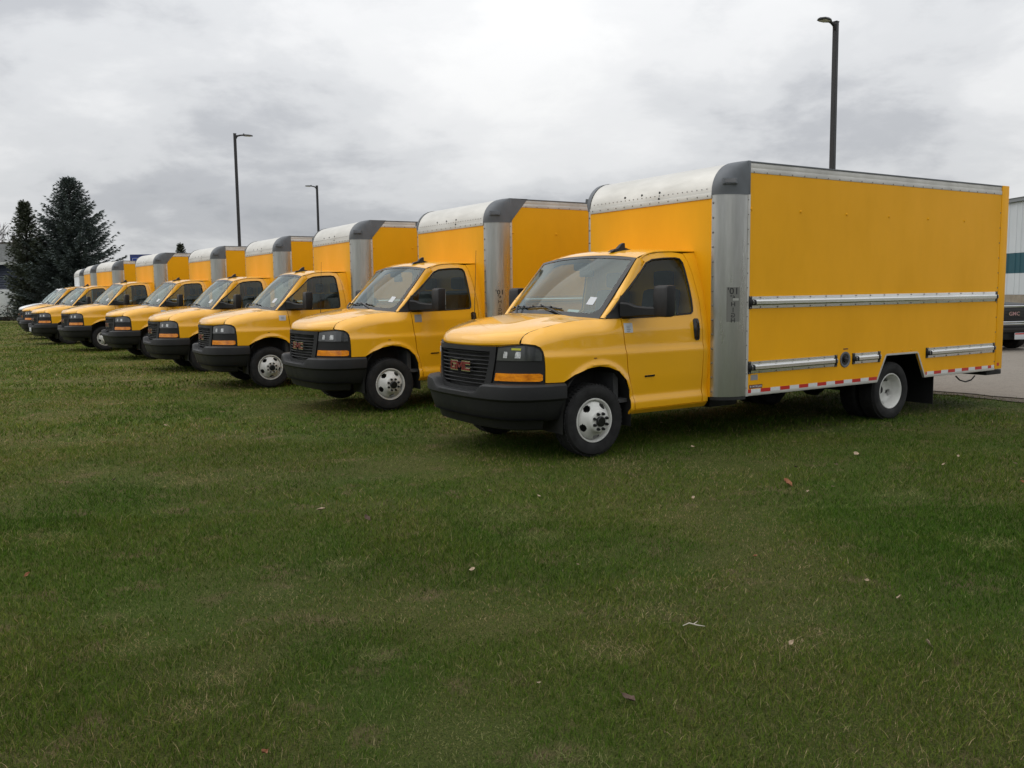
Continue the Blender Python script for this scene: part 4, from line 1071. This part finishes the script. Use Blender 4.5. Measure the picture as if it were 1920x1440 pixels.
# ================================================================== RIGHT BACKGROUND: metal building, pickup
MW = mat('metal_white', (.56, .585, .61), .5, var=(1.2, .06, (1, 1, .3))); MT = mat('metal_teal', (.012, .075, .10), .5, var=(1.2, .08, (1, 1, .3)))
BLOCK = mat('tan_block', (.27, .23, .18), .85, var=(3, .2, (1, 1, 1)), bump=(25, .006, (1, 1, 1)))
bl = empty('metal_building', (23.05, 40.2, 0), atan2(1, -.07), 'long white metal building with a teal stripe behind the nearest truck', 'building')
# local x runs along the facade (away from the camera), facade faces local +y
X0, X1 = -9, 22
MB().box(X0, X1, -12, -.1, 0, 5.4).build('wall_core', MW, bl)
MB().box(X0, X1, -.12, .02, 0, 1.22).build('base_wall', BLOCK, bl)
k = 0; x = X0
while x < X1 - .1:
    for (z0, z1, m_) in ((1.23, 2.2, MW), (2.2, 3.12, MT), (3.12, 5.42, MW)):
        key = ('sheet', z0); 
        if key not in MATS:
            sec = [(0, .0), (.06, .0), (.085, .032), (.13, .032), (.155, 0), (.42, 0), (.445, .032), (.49, .032), (.515, 0), (.90, 0)]
            s_ = MB().grid([[(a, o - .005, z) for a, o in sec] for z in (z0 + .002, z1 - .002)]); MATS[key] = s_.mesh('wall_sheet', m_, 20)
        link('wall_sheet', MATS[key], bl, (x, 0, 0))
    x += .90; k += 1
MB().box(X0 - .3, X1 + .3, -.2, .12, 5.42, 5.60).build('eave_trim', mat('eave_grey', (.2, .21, .22), .5), bl)
MB().add([(X0 - .3, .15, 5.58), (X1 + .3, .15, 5.58), (X1 + .3, -12, 7.0), (X0 - .3, -12, 7.0)], [(0, 1, 2, 3)]).build('roof', mat('roof_metal', (.3, .31, .32), .5), bl)

PB = mat('pickup_black', (.008, .009, .011), .45, spec=.25)
pk = empty('pickup_truck', (12.25, 22.9, .02), atan2(-.97, .25), 'black pickup truck with chrome grille, half hidden by the nearest box truck', 'pickup truck')
def loft(secs): return MB().grid(secs)
def ring(x, hw, z0, z1, r=.08):
    P = []
    for cy, cz, a0 in ((hw - r, z1 - r, 0), (-(hw - r), z1 - r, pi / 2), (-(hw - r), z0 + r, pi), (hw - r, z0 + r, 3 * pi / 2)):
        for q in range(4): a = a0 + pi / 2 * q / 3; P.append((x, cy + r * cos(a), cz + r * sin(a)))
    return P
m = MB(); rr = [ring(.88, .90, .62, 1.10), ring(.80, .97, .5, 1.15), ring(.3, 1.0, .42, 1.17), ring(-.9, 1.0, .42, 1.22), ring(-3.2, 1.0, .42, 1.25), ring(-4.8, 1.0, .5, 1.25)]
m.grid(rr, closed=True); m.f.append(tuple(range(16))[::-1]); m.f.append(tuple(range(80, 96))); m.build('body', PB, pk, 40)
m = MB(); rr = [ring(-.75, .88, 1.15, 1.24, .03), ring(-1.35, .78, 1.15, 1.80, .1), ring(-2.0, .76, 1.15, 1.86, .1), ring(-2.9, .77, 1.15, 1.84, .1), ring(-3.15, .86, 1.15, 1.25, .03)]
m.grid(rr, closed=True).build('cab', PB, pk, 40)
MB().add([(-.72, -.80, 1.25), (-.72, .80, 1.25), (-1.30, .70, 1.77), (-1.30, -.70, 1.77)], [(0, 1, 2, 3)]).build('windshield', BLKG, pk)
MB().box(.86, .93, -.52, .60, .76, 1.08, .03).build('grille', INK, pk)
gp = bpy.data.objects[[o.name for o in pk.children if o.name.startswith('grille')][0]]
f_ = MB()
f_.box(.90, .955, -.66, .66, 1.085, 1.135, .012); f_.box(.90, .95, -.62, .62, .70, .745, .012); f_.box(.90, .95, -.665, -.60, .74, 1.09, .012); f_.box(.90, .95, .60, .665, .74, 1.09, .012)
f_.build('grille_surround', CHR, gp)
for z in (.82, .90, .98): MB().box(.925, .94, -.6, .6, z, z + .018).build('grille_bar', DARK, gp)
t3 = text_mesh('GMC', .145, CHR, lambda a, b: (.950, a, .925 + b), sx=1.1); link('emblem', t3, gp)
t4 = text_mesh('GMC', .13, mat('emblem_pale', (.42, .25, .25), .3), lambda a, b: (.953, a, .925 + b), sx=1.1); link('emblem_face', t4, gp)
for s in (1, -1):
    MB().box(.80, .90, s * .68, s * .93, .80, 1.06, .03).build('headlight', REFL, pk); MB().box(.82, .90, s * .68, s * .93, .72, .79, .01).build('turn_signal', AMB, pk)
b_ = MB().box(.80, 1.00, -.98, .98, .46, .70, .05).build('front_bumper', BLKG, pk)
MB().box(.99, 1.006, -.97, .97, .655, .69, .004).build('bumper_strip', CHR, b_); MB().box(.995, 1.008, -.55, .55, .53, .58).build('air_slot', INK, b_)
pl = MB().box(1.003, 1.012, -.02, .30, .29, .455, .004).build('license_plate', STK, b_)
MB().box(1.0125, 1.0145, -.01, .29, .415, .445).build('plate_band', REDT, b_)
MB().box(.70, .90, -.85, .85, .28, .46, .04).build('air_dam', BLK, pk)
for sx_ in (0, -3.4):
    for s in (1, -1):
        w = MB().lathe_y([(-.12, .25), (-.13, .35), (-.10, .39), (.10, .39), (.13, .35), (.12, .25), (.08, .24), (.08, .001)], (sx_, s * .88, .39), 24).build('wheel', RUB, pk)
        MB().lathe_y([(0, .235), (s * .012, .2), (s * .03, .05), (s * .03, .001)], (sx_, s * .965, .39), 20).build('rim', ALUB, w)
for s in (1, -1): MB().box(-.95, -.83, s * 1.02, s * 1.22, 1.22, 1.42, .03).build('side_mirror', PB, pk)

def gpix(px_, py_):          # ground position of a thing seen at that spot of the photograph
    d = _fw + _r2 * (px_ - 960) / 1657.48 - _u2 * (py_ - 720) / 1657.48
    t = -CAMH / d.z; return (d.x * t, d.y * t)
# ================================================================== LAWN
def lawn_blades():
    bands = [(2.3, 4.2, 15000, .009, .026, .0021, 2), (4.2, 6.5, 8500, .010, .028, .0028, 2), (6.5, 10, 3600, .013, .034, .0046, 1), (10, 16, 1000, .016, .038, .009, 1), (16, 30, 260, .02, .045, .018, 1), (30, 62, 45, .025, .05, .035, 1)]
    V = []; Fq = []; Tn = []; off = 0
    fv = []; ft = []
    for y0, y1, dn, h0, h1, wd, seg in bands:
        k = .60
        area = k * (y1 ** 2 - y0 ** 2) + 2 * .8 * (y1 - y0); n = int(area * dn)
        y = np.sqrt(rng.random(n) * (y1 ** 2 - y0 ** 2) + y0 ** 2); x = (rng.random(n) * 2 - 1) * (k * y + .8)
        bpos = x * .842 + y * .539
        keep = bpos < 12.80 + rng.normal(0, .12, n); x, y = x[keep], y[keep]; n = len(x)
        # thinner and shorter where the lawn is worn
        def vn(fr, sd):
            r_ = np.random.default_rng(sd); ph = r_.random((9, 2)) * 6.28; di = r_.normal(size=(9, 2)) * fr
            return sum(np.sin(x * di[i, 0] + y * di[i, 1] + ph[i, 0]) for i in range(9)) / 3
        worn = vn(2.2, 3) + .5 * vn(6, 4); keep = rng.random(n) > np.clip((worn - .55) * .4, 0, .25)
        x, y, worn = x[keep], y[keep], worn[keep]; n = len(x)
        lush = 1 / (1 + np.exp(-(( 
            (lambda: sum(np.sin(x * a + y * b + c) for a, b, c in ((.9, .5, 1.), (-.6, 1.3, 2.), (1.6, -.8, .3), (.3, 1.9, 4.))) / 2)()) - .35) * 5))
        hgt = rng.uniform(h0, h1, n) * np.clip(1.05 - .35 * worn, .45, 1.25) * (1 + .25 * lush)
        a = rng.random(n) * 2 * pi; lean = rng.gamma(2.0, .42, n) * hgt; big_ = rng.random(n) < .006; hgt = np.where(big_, hgt * 1.7, hgt)
        ta = rng.random(n) * 2 * pi
        bx, by = np.cos(ta) * lean, np.sin(ta) * lean
        w = wd * rng.uniform(.7, 1.3, n); wx, wy = np.cos(a) * w / 2, np.sin(a) * w / 2
        z0 = np.zeros(n)
        dead = np.zeros(n)
        for (qx, qy), rad_ in DEAD: dead = np.maximum(dead, np.exp(-(((x - qx) / (rad_ * 1.25)) ** 2 + ((y - qy) / rad_) ** 2) ** 1.5))
        dry = (rng.random(n) < .04 + np.clip(worn * .13, 0, .3) + .5 * dead * rng.random(n) ** .3).astype(np.float32)
        hgt = hgt * (1 - .35 * dead)
        tn = np.clip(rng.normal(.43, .23, n) - .14 * lush, 0, 1) * (1 - dry) + dry * rng.uniform(.8, 1, n)
        if seg == 2:
            P = np.stack([np.stack([x - wx, y - wy, z0], -1), np.stack([x + wx, y + wy, z0], -1),
                          np.stack([x + wx * .8 + bx * .35, y + wy * .8 + by * .35, hgt * .6], -1), np.stack([x - wx * .8 + bx * .35, y - wy * .8 + by * .35, hgt * .6], -1),
                          np.stack([x + bx, y + by, hgt], -1)], 1)
            base = off + np.arange(n)[:, None] * 5
            tri = np.concatenate([base + [[0, 1, 2]], base + [[0, 2, 3]], base + [[3, 2, 4]]], 1).reshape(-1, 3); rep = 3
            off += 5 * n
        else:
            P = np.stack([np.stack([x - wx, y - wy, z0], -1), np.stack([x + wx, y + wy, z0], -1), np.stack([x + bx, y + by, hgt], -1)], 1)
            tri = off + np.arange(n)[:, None] * 3 + np.array([[0, 1, 2]]); rep = 1; off += 3 * n
        V.append(P.reshape(-1, 3)); ft.append(tri); Tn.append(np.repeat(tn, rep))
    V = np.concatenate(V).astype(np.float32); F = np.concatenate(ft).astype(np.int32); Tn = np.concatenate(Tn).astype(np.float32)
    me = bpy.data.meshes.new('grass'); me.vertices.add(len(V)); me.vertices.foreach_set('co', V.ravel())
    me.loops.add(F.size); me.loops.foreach_set('vertex_index', F.ravel()); me.polygons.add(len(F))
    me.polygons.foreach_set('loop_start', np.arange(0, F.size, 3, dtype=np.int32))
    me.update(calc_edges=True)
    at = me.attributes.new('tint', 'FLOAT', 'FACE'); at.data.foreach_set('value', Tn)
    m = bpy.data.materials.new('grass_blades'); m.use_nodes = True; t = m.node_tree; b = t.nodes['Principled BSDF']
    an = N(t, 'ShaderNodeAttribute', attribute_name='tint'); co = N(t, 'ShaderNodeTexCoord').outputs['Object']
    c = ramp(t, an.outputs['Fac'], [(0, (.032, .068, .006)), (.4, (.069, .109, .010)), (.62, (.113, .142, .022)), (.80, (.19, .145, .062)), (1, (.31, .245, .14))])
    n1 = noise(t, co, .5, 4, .6, .3).outputs[0]
    c = mixc(t, math_(t, 'MULTIPLY', ramp(t, n1, [(.44, (0,) * 3), (.58, (1,) * 3)]), .8), c, mixc(t, 1., c, (.48, .80, .45), 'MULTIPLY'))
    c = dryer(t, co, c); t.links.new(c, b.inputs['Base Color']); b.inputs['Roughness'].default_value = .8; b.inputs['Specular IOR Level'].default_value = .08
    me.materials.append(m)
    print('grass tris', len(F))
    link('grass', me, None, None, kind='stuff')
DEAD = [(gpix(a, b), r) for a, b, r in ((1150, 1222, .13), (420, 1272, .12), (512, 1112, .13), (212, 1155, .12), (275, 1210, .11), (960, 970, .22), (1175, 872, .3), (875, 1385, .16), (1060, 1425, .12), (1220, 1100, .12), (1240, 1150, .12), (1560, 1190, .1), (360, 1330, .10), (700, 1230, .10), (1690, 930, .2), (1010, 1010, .16), (1480, 1208, .12), (1850, 1020, .16), (640, 1060, .12), (90, 1010, .2), (330, 905, .3), (150, 830, .35), (1330, 880, .25))]
lawn_blades()

# ------------------------------------------------------------------ fallen leaves and a twig
LFM = [mat('leaf_rust', (.20, .075, .03), .8, var=(30, .3, (1, 1, 1))), mat('leaf_brown', (.075, .045, .03), .85, var=(30, .3, (1, 1, 1))), mat('leaf_tan', (.33, .25, .17), .8, var=(30, .25, (1, 1, 1)))]
def leaf_mesh(seed, m, L):
    rd = random.Random(seed); mb = MB(); n = 7; rows = []
    curl = rd.uniform(.3, .9)
    for i in range(n):
        u = i / (n - 1); w = L * .36 * sin(pi * min(1, u * .93 + .05)) ** .8; z = L * curl * (u - .5) ** 2 * .9
        rows.append([(L * (u - .5), -w, z + w * rd.uniform(.3, .7)), (L * (u - .5), -w * .5, z + .002), (L * (u - .5), 0, z - .002), (L * (u - .5), w * .5, z + .003), (L * (u - .5), w, z + w * rd.uniform(.3, .8))])
    mb.grid(rows); mb.tube([(-L * .5, 0, L * curl * .22), (-L * .68, 0, L * curl * .35)], .002, 4)
    me = mb.mesh('fallen_leaf', m, 60); return me
named = [((1476, 911), 0, .15, 'large rust-brown curled leaf on the grass right of the nearest truck front wheel'),
         ((603, 962), 2, .10, 'pale crumpled leaf on the grass left of the picture middle'),
         ((886, 1077), 2, .085, 'pale tan leaf standing on the lawn near its middle'),
         ((1740, 1216), 2, .075, 'tan leaf standing upright in the lower right of the lawn'),
         ((1178, 1322), 1, .10, 'dark brown leaf flat in the grass near the bottom middle'),
         ((52, 1085), 0, .06, 'small reddish leaf near the left edge of the lawn'),
         ((495, 1424), 0, .055, 'small orange-brown leaf at the very bottom edge of the lawn'),
         ((688, 978), 1, .10, 'brown leaf just right of the pale crumpled leaf'),
         ((1416, 1051), 0, .06, 'reddish leaf on the lawn below the nearest front wheel, right of middle'),
         ((1605, 856), 2, .11, 'tan leaf on the grass below the tape of the nearest truck box')]
LG = 'fallen leaves on the lawn'
for i, ((a, b), k, L, lab) in enumerate(named):
    x, y = gpix(a, b); o = link('fallen_leaf', leaf_mesh(40 + i, LFM[k], L * .62), None, (x, y, .026), label=lab, category='leaf', group=LG)
    o.rotation_euler = (random.uniform(-.5, .5), random.uniform(-.9, .2), random.uniform(0, 6.28))
small = [((1567, 877), 2, .06, 'thin pale leaf on the grass below the rear wheel of the nearest truck'),
         ((1492, 882), 1, .07, 'brown crumpled leaf just above the large rust-brown curled leaf'),
         ((1515, 928), 2, .045, 'tiny whitish leaf just below and right of the large rust-brown leaf'),
         ((1561, 919), 2, .045, 'tiny pale leaf further right of the large rust-brown leaf'),
         ((1769, 877), 2, .05, 'small white scrap on the grass below the mud flap'),
         ((1796, 861), 2, .05, 'small bright white scrap nearest the drive edge at right'),
         ((1903, 875), 2, .05, 'pale leaf at the right edge of the lawn, the upper one there'),
         ((1917, 910), 0, .05, 'reddish leaf at the right edge of the lawn, the lower one there'),
         ((1686, 1130), 2, .05, 'small tan leaf above the upright tan leaf at lower right'),
         ((1483, 1217), 2, .04, 'tiny white sliver in the brown patch at lower right'),
         ((1626, 1098), 2, .035, 'tiny greenish white leaf left of the small tan leaf at right'),
         ((1010, 1294), 2, .035, 'tiny tan leaf left of the dark brown leaf near the bottom middle'),
         ((919, 927), 2, .05, 'pale leaf on the grass straight below the nearest truck bumper, the left one'),
         ((1010, 937), 2, .05, 'pale leaf on the grass below the nearest truck bumper, the right one'),
         ((1300, 940), 2, .05, 'pale upright leaf on the grass below the door of the nearest truck'),
         ((1083, 1068), 2, .04, 'tiny pale leaf right of the tan leaf near the lawn middle'),
         ((310, 802), 2, .07, 'small leaf on the grass in front of the fourth truck'),
         ((215, 905), 1, .06, 'small brown leaf in the left part of the lawn'),
         ((1240, 797), 2, .05, 'pale scrap under the door sill of the nearest truck'),
         ((1298, 843), 2, .06, 'pale folded leaf just right of the nearest front wheel')]
for i, ((a, b), k, L, lab) in enumerate(small):
    x, y = gpix(a, b); o = link('fallen_leaf', leaf_mesh(80 + i, LFM[k], L * .7), None, (x, y, .03), label=lab, category='leaf', group=LG)
    o.rotation_euler = (random.uniform(-.6, .6), random.uniform(-.6, .6), random.uniform(0, 6.28))
x, y = gpix(1300, 1184)
tw = MB().tube([(-.05, 0, 0), (-.02, .008, .012), (.02, -.004, .008), (.055, .01, .0)], [.002, .003, .003, .0015], 6); tw.tube([(0, 0, .01), (.02, .02, .02)], [.003, .001], 5)
o = tw.build('twig', mat('twig_grey', (.42, .38, .32), .8), None, 40, (x, y, .026)); o['label'] = 'short pale grey twig lying on the lawn right of middle'; o['category'] = 'twig'; o.rotation_euler = (0, 0, -.2)
